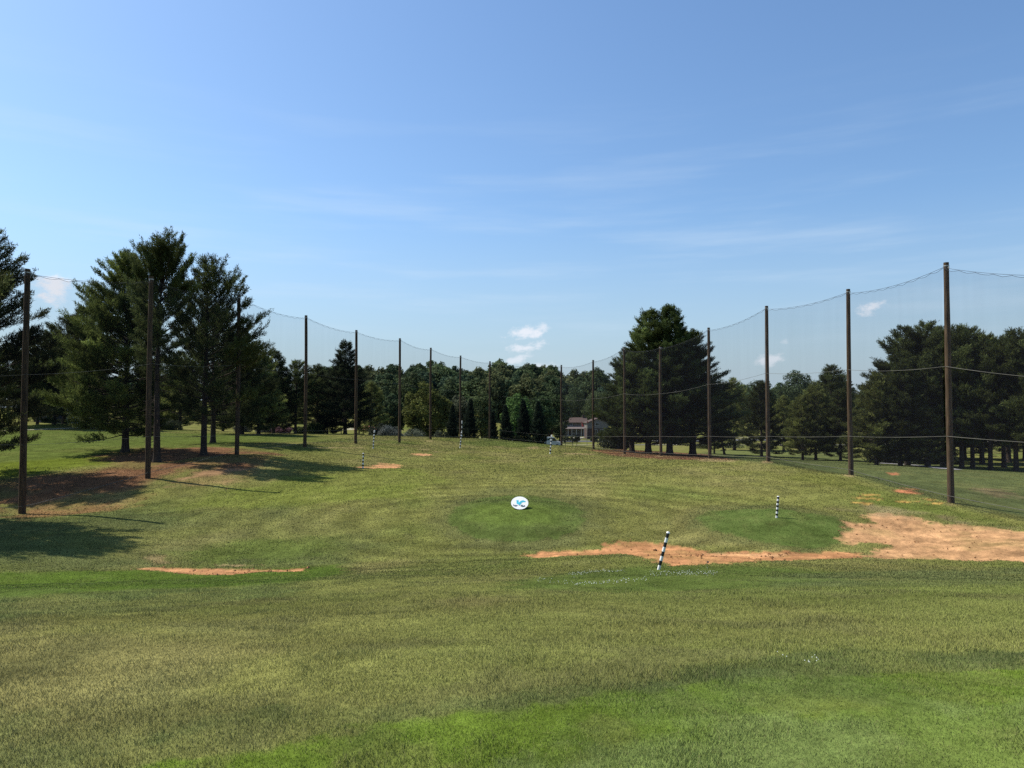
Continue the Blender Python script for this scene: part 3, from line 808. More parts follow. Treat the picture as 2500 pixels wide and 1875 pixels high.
def span(p, q, label, seed):
    rr_ = random.Random(seed)
    L_ = math.hypot(q[0] - p[0], q[1] - p[1])
    n = max(24, int(L_ / .3)); n += n % 2
    sag = .028 * L_
    ux, uy = (q[0] - p[0]) / L_, (q[1] - p[1]) / L_
    # the net hangs on the outer side of the poles
    ox, oy = (-uy * .19, ux * .19)
    xs = [p[0] + (q[0] - p[0]) * k / n + ox for k in range(n + 1)]
    ys = [p[1] + (q[1] - p[1]) * k / n + oy for k in range(n + 1)]
    zg = zf(xs, ys)
    zt = [(p[2] + p[3] - .28) * (1 - k / n) + (q[2] + q[3] - .28) * k / n - sag * 4 * (k / n) * (1 - k / n) for k in range(n + 1)]
    per = 4
    V = []; Fs = []; rows = 10; edge = []
    for k in range(n + 1):
        sc = .085 * (1 - abs(2 * ((k % per) / per) - 1)) ** .7 * rr_.uniform(.75, 1.2)
        top = zt[k] - .03 - sc
        edge.append((xs[k], ys[k], top))
        for r_ in range(rows + 1):
            z = top + (zg[k] + .03 - top) * r_ / rows
            bil = .12 * math.sin(math.pi * r_ / rows) * math.sin(k * .21 + seed)
            V.append((xs[k] - uy * bil, ys[k] + ux * bil, z))
    for k in range(n):
        for r_ in range(rows):
            a_ = k * (rows + 1) + r_
            Fs.append((a_, a_ + 1, a_ + rows + 2, a_ + rows + 1))
    mb = MB(); mb.add(V, Fs, 0, True)
    o = mb.build('golf_net', M['net'])
    tag(o, label, 'net', 'netting panels hung between the poles')
    def cable(name, f, r, sg):
        P = []
        for k in range(0, n + 1, 2):
            u = k / n
            za = f(p) * (1 - u) + f(q) * u - sg * 4 * u * (1 - u)
            P.append((xs[k] - ox * .15, ys[k] - oy * .15, za))
        c = MB(); c.tube(P, r, 6); c.build(name, M['cable'], o)
    c = MB(); c.tube([(xs[k], ys[k], zt[k]) for k in range(n + 1)], .010, 6)
    c.build('top_cable', M['rope'], o)
    c = MB(); c.tube(edge, .010, 5); c.build('edge_rope', M['rope'], o)
    cable('middle_cable', lambda s: s[2] + s[3] * .565, .009 if seed < 20 else .011, sag * .5)
    lowz = lambda s: -at(1250, 1065, math.hypot(0, s[1]))[2] * -1
    cable('lower_cable', lambda s: max(s[2] + 1.6, min(s[2] + 3.6, lowz(s))), .009 if seed < 20 else .013, sag * .2)
    cable('bottom_rope', lambda s: s[2] + .38, .014, .05)
    return o
NLA = ['net panel running out of frame beside the nearest big pine', 'net panel with the small cloud behind it, beside the thick black pole',
       'net panel in front of the trunks of the tall pine trio', 'net panel between the pine-touched pole and the pole by the low pines',
       'net panel covering the low dark pines up to the pointed conifer', 'net panel from the pointed conifer to the edge of the yellow-green tree',
       'net panel over one half of the yellow-green tree', 'net panel between the pole in the yellow-green tree and the far crest pole', 'net panel before the dark cypresses on the crest']
NLC = 'net panel closing the far end of the range under the little clouds'
NLB = ['net panel between the white van and the grey bush', 'net panel between the grey bush pole and the slim sunlit pole', 'net panel between the two sunlit poles before the round pine clump',
       'net panel covering the trunks of the round pine clump, up to the leaning trunk', 'net panel with the tiny low cloud, next to the round pine clump', 'net panel before the small spaced pines and the round hill tree',
       'tall net panel with scalloped top edge, small cloud behind it', 'tall net panel over the pine grove running out of frame']
for k in range(9): span(PA[k + 1], PA[k], NLA[k], k)
span(PB[0], PA[9], NLC, 30)
for k in range(8): span(PB[k + 1], PB[k], NLB[k], 40 + k)

# ------------------------------------------------------------------ trees
def nrm(a):
    return a / (np.linalg.norm(a, axis=-1, keepdims=True) + 1e-9)
def tuft_tris(O, D, n, ln, wd, spread, rs, col, cvar, tone0=1.0):
    """n thin triangles per tuft"""
    k = len(O)
    O = np.repeat(O, n, 0); D = np.repeat(D, n, 0)
    d = nrm(D + spread * rs.randn(k * n, 3))
    s_ = nrm(np.cross(d, rs.randn(k * n, 3)))
    l_ = ln * rs.uniform(.6, 1.25, (k * n, 1))
    O = O + rs.randn(k * n, 3) * ln * .3
    T = np.stack([O - s_ * wd / 2, O + s_ * wd / 2, O + d * l_], 1).reshape(-1, 3)
    tone = np.repeat(np.exp(rs.randn(k) * cvar) * tone0, n) * np.exp(rs.randn(k * n) * .12)
    C = np.repeat(np.clip(col[None] * tone[:, None], 0, .5), 3, 0)
    return T, C
def pine(seed, H, bare, RAD, prof, p0, p1, step=.55, per=5, tl=.26, dens=1.0, r0=.24, col=(.040, .060, .026), dead=0, bias=None, ln=.25, wd=.055, nt_=8, droop=0):
    rs = np.random.RandomState(seed)
    ph = rs.uniform(0, 6, 2); wob = .012 * H
    def P(h):
        t = h / H
        return np.array([wob * math.sin(ph[0] + t * 4) * t, wob * math.sin(ph[1] + t * 3.5) * t, h])
    tr = MB()
    hs = [-.3, 0, .25, .7] + list(np.linspace(1.5, H, 10))
    tr.tube([P(h) for h in hs], [r0 * 1.55, r0 * 1.4, r0 * 1.15, r0] + [r0 * (1 - .93 * (k + .5) / 10) for k in range(10)], 9)
    O = []; D = []; TN = []
    h = bare
    while h < H * .985:
        t = (h - bare) / (H - bare)
        npb = max(2, int(per * (1 if t < .8 else .8) + rs.uniform(-.8, .9)))
        a0 = rs.uniform(0, 6.28)
        for k in range(npb):
            a_ = a0 + 6.283 * k / npb + rs.normal(0, .35)
            L_ = RAD * prof(t) * rs.uniform(.62, 1.12)
            if bias: L_ *= 1 + bias[1] * math.cos(a_ - bias[0])
            if L_ < .25: L_ = .25
            pi_ = p0 + (p1 - p0) * t + rs.normal(0, .12)
            s0 = P(h + rs.uniform(-.15, .15))
            hd = np.array([math.cos(a_), math.sin(a_), 0])
            ss = np.linspace(0, 1, 6)
            upt = rs.uniform(.10, .24)
            pts = [s0 + hd * (L_ * math.cos(pi_) * s) + np.array([0, 0, L_ * (math.sin(pi_) * s + upt * s * s - droop * s * (1 - s))]) for s in ss]
            rb = .012 + .011 * L_
            bt_ = math.exp(rs.normal(0, .30))
            tr.tube(pts, [rb * (1 - .85 * s) for s in ss], 4, cap=False)
            ntw = int((L_ / .24 + 2) * dens)
            sv = np.sqrt(rs.uniform(.09 if t > .25 else .16, 1, ntw)); sv[0] = 1.0
            pa = np.array(pts)
            for s in sv:
                x = s * 5; i0 = min(int(x), 4); p = pa[i0] + (pa[i0 + 1] - pa[i0]) * (x - i0)
                bd = nrm(pa[i0 + 1] - pa[i0])
                sd = np.cross(bd, [0, 0, 1.0]); sd = sd / (np.linalg.norm(sd) + 1e-6)
                ang_ = rs.uniform(.3, 1.1) * (1 if rs.rand() < .5 else -1) * (0 if s > .985 else 1)
                d = bd * math.cos(ang_) + sd * math.sin(ang_) + np.array([0, 0, rs.uniform(-.12, .75)])
                d = d / np.linalg.norm(d)
                tln = (tl * L_ * (1.15 - .75 * s) + .28) * rs.uniform(.6, 1.2)
                m = max(2, int(tln / .15))
                for q_ in range(m):
                    u = (q_ + 1) / m
                    if u < .25: continue
                    O.append(p + d * tln * u + np.array([0, 0, .1 * tln * u * u])); D.append(d + np.array([0, 0, .45])); TN.append(bt_)
        h += step * rs.uniform(.75, 1.25) * (1 - .35 * t)
    for k in range(10):
        O.append(P(H) - np.array([0, 0, .1 * k])); D.append(np.array([0, 0, 1.0]) + rs.randn(3) * .3); TN.append(1.0)
    for k in range(dead):
        h = rs.uniform(bare * .25, bare * 1.1); a_ = rs.uniform(0, 6.28); L_ = rs.uniform(.5, 1.9)
        s0 = P(h); e = s0 + np.array([math.cos(a_) * L_, math.sin(a_) * L_, rs.uniform(-.3, .25) * L_])
        tr.tube([s0, (s0 + e) / 2 + np.array([0, 0, .06]), e], [.028, .02, .006], 4, cap=False)
    T, C = tuft_tris(np.array(O), np.array(D), nt_, ln, wd, .78, rs, np.array(col), .22, np.array(TN))
    tm = tr.mesh('trunk'); tm.materials.append(M['bark'])
    cm = tri_mesh('crown', T, C); cm.materials.append(M['needles'])
    return tm, cm, float(T[:, 2].max())
def broadleaf(seed, H, Wd, th, ncl, nl, ls, col, squash=1.0, up=.0, hollow=.5, r0=.2, clr=.16, cvar=.3):
    rs = np.random.RandomState(seed)
    d = nrm(rs.randn(ncl, 3)); d[:, 2] = d[:, 2] * .95 + up; d = nrm(d)
    rad_ = rs.uniform(hollow, 1.0, (ncl, 1)) ** .6 * rs.uniform(.82, 1.08, (ncl, 1))
    ch = (H - th) / 2
    cen = np.array([0, 0, th + ch])
    c = cen + d * rad_ * np.array([Wd / 2, Wd / 2, ch]) * .86
    cr = Wd * clr * rs.uniform(.7, 1.25, ncl)
    dd = nrm(rs.randn(ncl * nl, 3) + np.repeat(d, nl, 0) * .5 + np.array([0, 0, .25]))
    O = np.repeat(c, nl, 0) + dd * (np.repeat(cr, nl) * rs.uniform(.55, 1.08, ncl * nl))[:, None]
    nn = nrm(dd + rs.randn(ncl * nl, 3) * .55)
    u = nrm(np.cross(nn, rs.randn(ncl * nl, 3))); v = np.cross(nn, u)
    s_ = ls * rs.uniform(.6, 1.3, (ncl * nl, 1))
    T = np.stack([O - u * s_ * .6 - v * s_ * .35, O + u * s_ * .6 - v * s_ * .35, O + v * s_ * .75], 1).reshape(-1, 3)
    tone = np.repeat(np.exp(rs.randn(ncl) * cvar * .6), nl) * np.exp(rs.randn(ncl * nl) * .25)
    C = np.repeat(np.clip(np.array(col)[None] * tone[:, None], 0, .5), 3, 0)
    tr = MB()
    tr.tube([(0, 0, -.4), (0, 0, .1), (0, 0, th * .7), (.1, 0, th + ch * .6), (.1, .1, th + ch * 1.5)], [r0 * 1.5, r0 * 1.25, r0, r0 * .7, r0 * .15], 7)
    for k in range(min(9, ncl)):
        tr.tube([(0, 0, max(.3, th * .7) + k * .08 * ch), cen * .4 + c[k] * .5 + np.array([0, 0, .1 * (th)]), c[k]], [r0 * .5, r0 * .3, r0 * .08], 5, cap=False)
    return T, C, tr, H
def bl_mesh(*a_, **k):
    T, C, tr, H = broadleaf(*a_, **k)
    tm = tr.mesh('trunk'); tm.materials.append(M['bark'])
    cm = tri_mesh('crown', T, C); cm.materials.append(M['leaves'])
    return tm, cm, float(T[:, 2].max())
def put_tree(name, proto, px, Y, py_top, label, cat='tree', group=None, wide=1.0, rz=0, lean=0, H=None, X=None):
    tm, cm, Hp = proto
    x = X if X is not None else (px - 1250) / F * Y * (1 + 0) / (pxdir(px, 1000)[1])
    z = z1(x, Y)
    if H is None: H = at(px, py_top, Y)[2] - z
    k = H / Hp
    e = empty(name, (x, Y, z), rz)
    e.scale = (k * wide, k * wide, k)
    if lean: e.rotation_euler = (0, lean, rz)
    for nm, me in (('trunk', tm), ('crown', cm)):
        o = bpy.data.objects.new(nm, me); COL.objects.link(o); o.parent = e
    tag(e, label, cat, group)
    return e
cone = lambda t: (1 - t) ** .75 * (.75 + .25 * min(1, t * 6 + .3))
full = lambda t: min(1, .72 + 1.6 * t) * (1 - t) ** .62
open_ = lambda t: min(1, .65 + 1.8 * t) * max(.08, (1 - t ** 2.2)) ** .9
topheavy = lambda t: (.55 + .55 * math.sin(min(1, t * 1.1) * math.pi * .82)) * (1 if t < .8 else max(.3, 1 - (t - .8) * 3.2))

GP = 'pines beside the netting'
# the near pines, each its own shape
put_tree('pine_tree', pine(12, 17, 2.0, 4.9, open_, .02, .6, step=.5, per=6, dens=1.4, r0=.28, col=(0.046, 0.053, 0.019)), -262, 33.5, 0,
         'pine standing outside the frame, known only by the feathery shadow on the near grass', 'pine', GP, H=17.0)
put_tree('pine_tree', pine(11, 19, 2.0, 5.0, open_, -.06, .42, step=.6, per=6, dens=1.35, r0=.30, col=(0.049, 0.055, 0.020), dead=14), -62, 48, 0,
         'big pine cut off by the frame edge, layered limbs reaching behind the thick black pole', 'pine', GP, H=17.8)
put_tree('pine_tree', pine(13, 17.2, 1.5, 5.6, full, -.12, .75, step=.46, per=7, dens=1.5, r0=.30, col=(0.090, 0.111, 0.030), bias=(math.pi, .30)), 308, 62, 600,  # whole crown coloured lighter to imitate its sunlit low limbs
         'broad bushy pine with bright low limbs, thick short trunk beside the shadow-casting pole', 'pine', GP)
put_tree('pine_tree', pine(14, 17.6, 7.2, 3.1, lambda t: (.45 + .75 * min(1, t * 1.7)) * (1 if t < .82 else 1 - (t - .82) * 2.6), .15, 1.15, step=.42, per=5, dens=1.5, r0=.30, col=(0.075, 0.093, 0.032), dead=46), 385, 55, 553,
         'tallest pine with long bare trunk and bushy flaring top', 'pine', GP)
put_tree('pine_tree', pine(15, 16.6, 3.0, 4.6, open_, .10, .85, step=.5, per=5, dens=1.1, r0=.26, col=(0.046, 0.057, 0.020), dead=12, bias=(0, .18)), 499, 60, 615,
         'open-crowned pine with long up-swept limbs next to the tallest pine', 'pine', GP)
put_tree('pine_tree', pine(16, 13.5, 2.2, 5.4, full, .0, .75, step=.5, per=6, dens=1.2, r0=.26, col=(0.044, 0.053, 0.019), bias=(0, .25)), 521, 76, 735,
         'dark broad pine rooted just behind the open-crowned pine', 'pine', GP)
# shared pine kinds
PF = [pine(31, 15, .9, 4.2, full, -.08, .7, step=.55, per=6, dens=1.1, col=(0.049, 0.059, 0.020), nt_=7, wd=.07, ln=.3),
      pine(32, 15, 1.3, 4.4, full, -.02, .75, step=.55, per=6, dens=1.05, col=(.110, .122, .036), nt_=7, wd=.07, ln=.3),  # needles lightened to put the sunlit look of the grove edge into colour
      pine(33, 16, 2.7, 4.4, open_, .05, .8, step=.55, per=5, dens=1.2, col=(0.051, 0.061, 0.020), dead=10, nt_=7, wd=.07, ln=.3),
      pine(34, 16, 3.1, 4.6, open_, .0, .8, step=.58, per=5, dens=1.15, col=(0.056, 0.068, 0.022), dead=14, nt_=7, wd=.07, ln=.3)]
SPR = pine(35, 14, .9, 4.0, cone, -.12, .45, step=.42, per=7, dens=1.15, col=(0.033, 0.042, 0.019), nt_=7, wd=.07, ln=.28)
GL = 'dark pines along the far fairway edge'
for k, (pr, px, Y, top, wd_, lab) in enumerate([
        (PF[2], 20, 108, 835, 1.15, 'dark pine behind the limbs of the cut-off near pine'),
        (PF[0], 92, 120, 850, 1.2, 'dark pine just behind the thick black pole, dark shed at its foot'),
        (PF[3], 133, 110, 800, 1.2, 'dark pine in front of the white house, slim forked trunk'),
        (PF[2], 158, 112, 765, 1.3, 'tallest dark pine rising beside the white house'),
        (PF[0], 205, 108, 740, 1.35, 'dark pine half hidden behind the broad bushy pine'),
        (PF[1], 440, 118, 850, 1.3, 'pale pine glimpsed between the tallest pine and the open-crowned pine'),
        (PF[0], 590, 100, 800, 1.4, 'black-green pine beside the pine-touched pole'),
        (PF[1], 632, 100, 840, 1.3, 'pine with thick trunk behind the grey shrubs'),
        (PF[0], 668, 112, 848, 1.2, 'pointed dark pine standing between grey shrubs and the next trunk'),
        (PF[3], 722, 114, 875, 1.35, 'low dark pine with trunk beside the green bush'),
        (PF[0], 775, 120, 885, 1.3, 'lowest dark pine next to the pointed conifer'),
        (PF[1], 905, 150, 925, 1.3, 'dull green pine just past the pointed conifer'),
        (PF[0], 262, 136, 935, 1.6, 'low dark pine closing the gap behind the bushy pine'),
        (PF[0], 345, 138, 930, 1.6, 'low dark pine seen between the bushy pine and the tallest pine'),
        (PF[0], 425, 140, 940, 1.6, 'low dark pine far behind the two tallest trunks'),
        (PF[0], 545, 136, 930, 1.6, 'low dark pine far behind the pine-touched pole'),
        (PF[0], 690, 140, 940, 1.6, 'low dark pine behind the purple shrub'),
        (PF[0], 800, 142, 945, 1.5, 'low dark pine behind the pointed conifer')]):
    put_tree('pine_tree', pr, px, Y, top, lab, 'pine', GL, wide=wd_, rz=k * 1.3)
put_tree('conifer_tree', SPR, 843, 116, 826, 'dense pointed dark conifer standing alone over the pale roofs', 'conifer', wide=1.12)
GC = 'pines of the big round clump'
RC = [pine(41, 18, 1.5, 5.2, full, .0, .85, step=.5, per=6, dens=1.3, r0=.34, col=(0.049, 0.064, 0.020), nt_=8, wd=.065, ln=.3),
      pine(42, 19, 1.5, 4.6, full, .0, .9, step=.48, per=6, dens=1.35, r0=.36, col=(0.044, 0.061, 0.020), nt_=8, wd=.065, ln=.3)]
for k, (pr, px, Y, top, wd_, lab) in enumerate([
        (RC[0], 1542, 107, 842, 1.4, 'outer pine of the round clump leaning over the grey bush'),
        (RC[0], 1582, 105, 748, 1.2, 'second tallest pine of the round clump, thin double-tipped top'),
        (RC[1], 1634, 103, 737, 1.2, 'tallest pine of the round clump with thick rounded top'),
        (RC[0], 1690, 106, 800, 1.5, 'outer pine of the round clump reaching past the brown pole')]):
    put_tree('pine_tree', pr, px, Y, top, lab, 'pine', GC, wide=wd_, rz=k * 2.1 + .4)
GS = 'small spaced pines on the far fairway'
for k, (pr, px, Y, top, wd_, lean, lab) in enumerate([
        (PF[1], 1743, 128, 990, 1.2, 0, 'small pine with straight trunk right beside the brown pole'),
        (PF[2], 1768, 127, 935, 1.1, .2, 'small pine with a clearly leaning trunk'),
        (PF[1], 1792, 150, 915, 1.3, 0, 'pointed small pine rising behind the leaning trunk'),
        (PF[0], 1858, 122, 925, 1.15, 0, 'small pine whose trunk stands just beside the moss-sided pole'),
        (PF[1], 1912, 150, 960, 1.4, 0, 'pale low pine below the round hill tree'),
        (PF[1], 1958, 112, 958, 1.25, 0, 'full pine on a short trunk, first of a close pair'),
        (PF[1], 1990, 113, 925, 1.2, 0, 'taller full pine on a short trunk, second of a close pair'),
        (PF[0], 2050, 110, 945, 1.2, 0, 'full pine with limbs to the ground beside the grove pole'),
        (PF[0], 2030, 150, 885, 1.3, 0, 'tall pine behind the close pair, rounded top')]):
    put_tree('pine_tree', pr, px, Y, top, lab, 'pine', GS, wide=wd_, rz=k * 1.7 + .9, lean=lean)
GG = 'pines of the tall grove'
for k, (pr, px, Y, top, wd_, lab) in enumerate([
        (PF[1], 2138, 88, 900, 1.3, 'low bright-limbed pine at the open edge of the grove'),
        (PF[0], 2196, 87, 880, 1.25, 'full-skirted pine in front of the grove, end of the cart path beside it'),
        (PF[1], 2262, 86, 985, 1.5, 'smallest bright pine in front of the grove trunks'),
        (PF[2], 2213, 92, 790, 1.15, 'pointed grove pine rising behind the full-skirted pine'),
        (PF[3], 2262, 91, 778, 1.15, 'tallest grove pine beside the cart path'),
        (PF[2], 2300, 94, 790, 1.1, 'grove pine just beside the tallest brown pole, open sky side'),
        (PF[3], 2345, 88, 785, 1.05, 'grove pine just past the tallest brown pole'),
        (PF[2], 2372, 90, 792, 1.0, 'slim-topped grove pine behind the middle cable'),
        (PF[3], 2415, 86, 808, 1.1, 'grove pine with thick trunk in the sunlit gap'),
        (PF[2], 2448, 94, 815, 1.1, 'grove pine behind thin twin trunks'),
        (PF[3], 2478, 84, 795, 1.1, 'grove pine nearest the frame edge'),
        (PF[2], 2535, 82, 790, 1.1, 'grove pine cut by the frame edge'),
        (PF[2], 2240, 108, 815, 1.2, 'back row grove pine over the cart path'),
        (PF[3], 2325, 108, 800, 1.2, 'back row grove pine hidden by the tallest brown pole'),
        (PF[2], 2395, 106, 812, 1.2, 'back row grove pine with bare thin trunk'),
        (PF[3], 2460, 110, 820, 1.2, 'back row grove pine near the frame edge'),
        (PF[0], 2180, 118, 880, 1.4, 'full low pine behind the start of the cart path'),
        (PF[1], 2275, 122, 875, 1.4, 'full low pine filling the gap behind the tallest grove pine'),
        (PF[0], 2352, 120, 880, 1.4, 'full low pine filling the gap past the tallest brown pole'),
        (PF[1], 2500, 118, 870, 1.4, 'full low pine filling the gap at the frame edge')]):
    put_tree('pine_tree', pr, px, Y, top, lab, 'pine', GG, wide=wd_, rz=k * 2.3 + .2)
# narrow cypresses on the crest
AR = pine(51, 10, .15, 1.9, lambda t: (1 - t) ** .7 * min(1, .8 + t * 2), .6, 1.1, step=.28, per=7, dens=1.5, r0=.16, col=(.020, .030, .018), nt_=7, wd=.07, ln=.2)
for k, (px, Y, top, wd_, lab) in enumerate([
        (1104, 140, 985, 1.1, 'narrow dark cypress beside the grey hazy tree'), (1148, 138, 970, 1.15, 'narrow dark cypress behind the far striped stake'), (1203, 144, 1000, 1.2, 'narrow dark cypress behind the far crest pole, lowest of the row'),
        (1235, 138, 985, 1.25, 'narrow dark cypress in front of the bright round tree'), (1279, 136, 972, 1.25, 'tallest narrow cypress between two round trees'), (1314, 134, 975, 1.35, 'end cypress of the row, beside the white van')]):
    put_tree('cypress_tree', AR, px, Y, top, lab, 'cypress', 'narrow cypresses on the crest', wide=wd_, rz=k)
# broadleaf trees standing apart in front of the wood
def bt(name, seed, px, Y, top, Hh, Wd, th, col, lab, ncl=70, nl=110, ls=.42, **kw):
    cat = kw.pop('cat', 'tree'); grp = kw.pop('group', None)
    return put_tree(name, bl_mesh(seed, Hh, Wd, th, ncl, nl, ls, col, **kw), px, Y, top, lab, cat, grp)
bt('broadleaf_tree', 61, 1042, 165, 930, 15, 11.5, .8, (0.115, 0.128, 0.033), 'big yellow-green broadleaf tree crossed by a brown pole', ncl=110, nl=120, ls=.36, clr=.12)
bt('broadleaf_tree', 62, 1118, 190, 962, 13, 9, .8, (0.068, 0.076, 0.043), 'grey-green dull tree behind the first cypress')
bt('broadleaf_tree', 63, 1176, 200, 955, 14, 8.5, .8, (0.084, 0.108, 0.043), 'drooping mid-green tree between two far crest poles', ncl=80, ls=.36)
bt('broadleaf_tree', 64, 1262, 190, 958, 14, 8.5, .8, (0.070, 0.121, 0.035), 'bright green round tree behind the cypresses')
bt('broadleaf_tree', 65, 1318, 205, 965, 14, 9, .8, (0.059, 0.089, 0.035), 'dull green round tree behind the end cypress')
bt('broadleaf_tree', 66, 1360, 240, 960, 15, 9, 2, (0.054, 0.078, 0.030), 'dark tree above the red-leaved small tree')
bt('broadleaf_tree', 67, 1405, 320, 950, 20, 15, 3, (0.057, 0.078, 0.033), 'tree rising behind the brown-roofed house')
bt('broadleaf_tree', 68, 1462, 310, 952, 18, 16, 3, (0.068, 0.089, 0.037), 'wide olive tree behind the gabled house')
bt('broadleaf_tree', 69, 1343, 225, 1025, 5, 4, .9, (0.061, 0.024, 0.022), 'small dark red-leaved tree beside the cypress row', ncl=30, nl=90, ls=.3)
bt('broadleaf_tree', 70, 1366, 215, 1024, 5.5, 4, .3, (0.061, 0.078, 0.033), 'rounded dark green tree beside the brown-roofed house', ncl=36, nl=100, ls=.3)
bt('broadleaf_tree', 71, 950, 170, 960, 13, 9, .6, (0.057, 0.084, 0.037), 'mid-green tree between pointed conifer and yellow-green tree')
bt('broadleaf_tree', 72, 925, 210, 940, 16, 11, .6, (0.049, 0.073, 0.035), 'darker tree behind the mid-green tree')
bt('broadleaf_tree', 73, 1950, 240, 902, 22, 15, 3, (0.049, 0.068, 0.033), 'round-topped dark hill tree standing over the small spaced pines', ncl=100, nl=110)
bt('broadleaf_tree', 74, 2040, 260, 900, 22, 14, 3, (0.054, 0.076, 0.035), 'uneven hill tree beside the round-topped hill tree')
bt('broadleaf_tree', 75, 1850, 250, 925, 18, 14, 2, (0.054, 0.078, 0.035), 'hill tree showing behind the moss-sided pole')
for k, (px, top) in enumerate([(1380, 1062), (1398, 1062), (1408, 1060), (1450, 1060)]):
    bt('young_tree', 80 + k, px, 178, top, 2.8, 1.9, 1.0, (.050, .058, .028),
       ['young street tree right beside the far pole by the van', 'young street tree with reddish stem, middle of three', 'young street tree with spiky top, last of three', 'young street tree beside the dark far pole'][k], ncl=16, nl=60, ls=.22, r0=.06, group='young street trees')
# shrubs
def shrub(seed, px, Y, py_top, w, col, lab, ls=.25):
    x = (px - 1250) / F * Y
    h = max(.8, at(px, py_top, Y)[2] - z1(x, Y))
    put_tree('shrub', bl_mesh(seed, h, w, -.1, 34, 90, ls, col, r0=.06, clr=.2), px, Y, py_top, lab, 'shrub', 'shrubs along the crest')
shrub(91, 595, 118, 1034, 5, (.07, .085, .07), 'grey-green shrub beside the thick pine trunk')
shrub(92, 648, 118, 1037, 4.5, (.08, .09, .08), 'pale grey shrub touching the purple one')
shrub(93, 688, 116, 1040, 4.5, (.12, .07, .085), 'dusty purple flowering shrub')
shrub(94, 770, 116, 1030, 4.5, (.06, .085, .025), 'leafy green bush beside the low-pine pole')
shrub(95, 735, 120, 1040, 3, (.06, .085, .03), 'small green bush between two poles')
shrub(96, 925, 135, 1030, 4.5, (.035, .042, .028), 'round dark bush beside the terracotta roof')
shrub(97, 955, 132, 1036, 5.5, (.085, .095, .085), 'silvery bush before the mid-green tree')
shrub(98, 1010, 140, 1045, 6, (.075, .085, .06), 'low silvery bush under the yellow-green tree')
shrub(99, 1075, 142, 1048, 6, (.06, .07, .045), 'low shrub under the yellow-green tree, nearer the cypresses')
shrub(100, 1492, 128, 1045, 6.0, (.050, .060, .036), 'large grey-green bush covering the foot of the gabled house')
shrub(101, 1515, 130, 1062, 4.0, (.040, .050, .030), 'darker bush joined to the large grey-green bush')
shrub(102, 415, 112, 1020, 5, (.045, .055, .03), 'bush seen between the two tallest trunks')
shrub(103, 1855, 160, 1075, 16, (.05, .035, .028), 'long reddish hedge-like bush under the small pines')
shrub(104, 1790, 165, 1078, 10, (.04, .05, .025), 'green bush behind the leaning trunk')
for k, (px, Y, top, w_) in enumerate([(2148, 102, 1080, 6), (2205, 104, 1088, 7), (2262, 104, 1092, 7), (2306, 103, 1105, 5)]):  # undergrowth added to fill the gaps between grove trunks with darkness
    shrub(110 + k, px, Y, top, w_, (.040, .050, .026), ['added dark undergrowth bush at the open edge of the grove', 'added dark undergrowth bush where the cart path enters the grove', 'added dark undergrowth bush under the tallest grove pine', 'added low undergrowth bush just beside the tallest brown pole'][k])
shrub(120, 1945, 162, 1076, 15, (.045, .042, .026), 'long brownish hedge bush behind the close pair of small pines')
shrub(121, 2040, 160, 1080, 13, (.038, .044, .024), 'long dark hedge bush behind the full-limbed pine beside the grove pole')
shrub(122, 1715, 160, 1078, 10, (.036, .042, .024), 'dark hedge bush behind the brown pole at the end of the round clump')
# wood on the hill
VT = []; VC = []
rs = np.random.RandomState(77)
kinds = [broadleaf(200 + k, 20, w_, 1.5, 46, 74, .8, c_, r0=.25, clr=.18)[:2] for k, (w_, c_) in enumerate(
    [(14, (.050, .070, .030)), (12, (.038, .060, .034)), (15, (.060, .082, .034)), (11, (.042, .062, .030)), (13, (.070, .080, .034))])]
def wood(px0, px1, Y0, Y1, n, hmin, hmax):
    for _ in range(n):
        px = rs.uniform(px0, px1); Y = rs.uniform(Y0, Y1)
        x = (px - 1250) / F * Y
        T, C = kinds[rs.randint(len(kinds))]
        k = rs.uniform(hmin, hmax) / 20; a_ = rs.uniform(0, 6.28)
        ca, sa = math.cos(a_) * k * rs.uniform(.85, 1.2), math.sin(a_) * k
        Q = np.column_stack([T[:, 0] * ca - T[:, 1] * sa, T[:, 0] * sa + T[:, 1] * ca, T[:, 2] * k]) + np.array([x, Y, z1(x, Y) - .5])
        VT.append(Q); VC.append(C * rs.uniform(.65, 1.35))
wood(780, 1300, 330, 460, 150, 13, 22.5)
wood(1280, 1560, 330, 460, 48, 15, 21)
wood(1560, 2150, 290, 420, 50, 13, 19)
wood(2150, 2900, 200, 330, 40, 12, 17)
wood(-450, 780, 260, 420, 85, 12, 19)
o = link('woodland', tri_mesh('woodland', np.concatenate(VT), np.concatenate(VC)), mats=[M['leaves']])
tag(o, 'dark mixed broadleaf wood covering the hill behind the range', 'wood', kind='stuff')

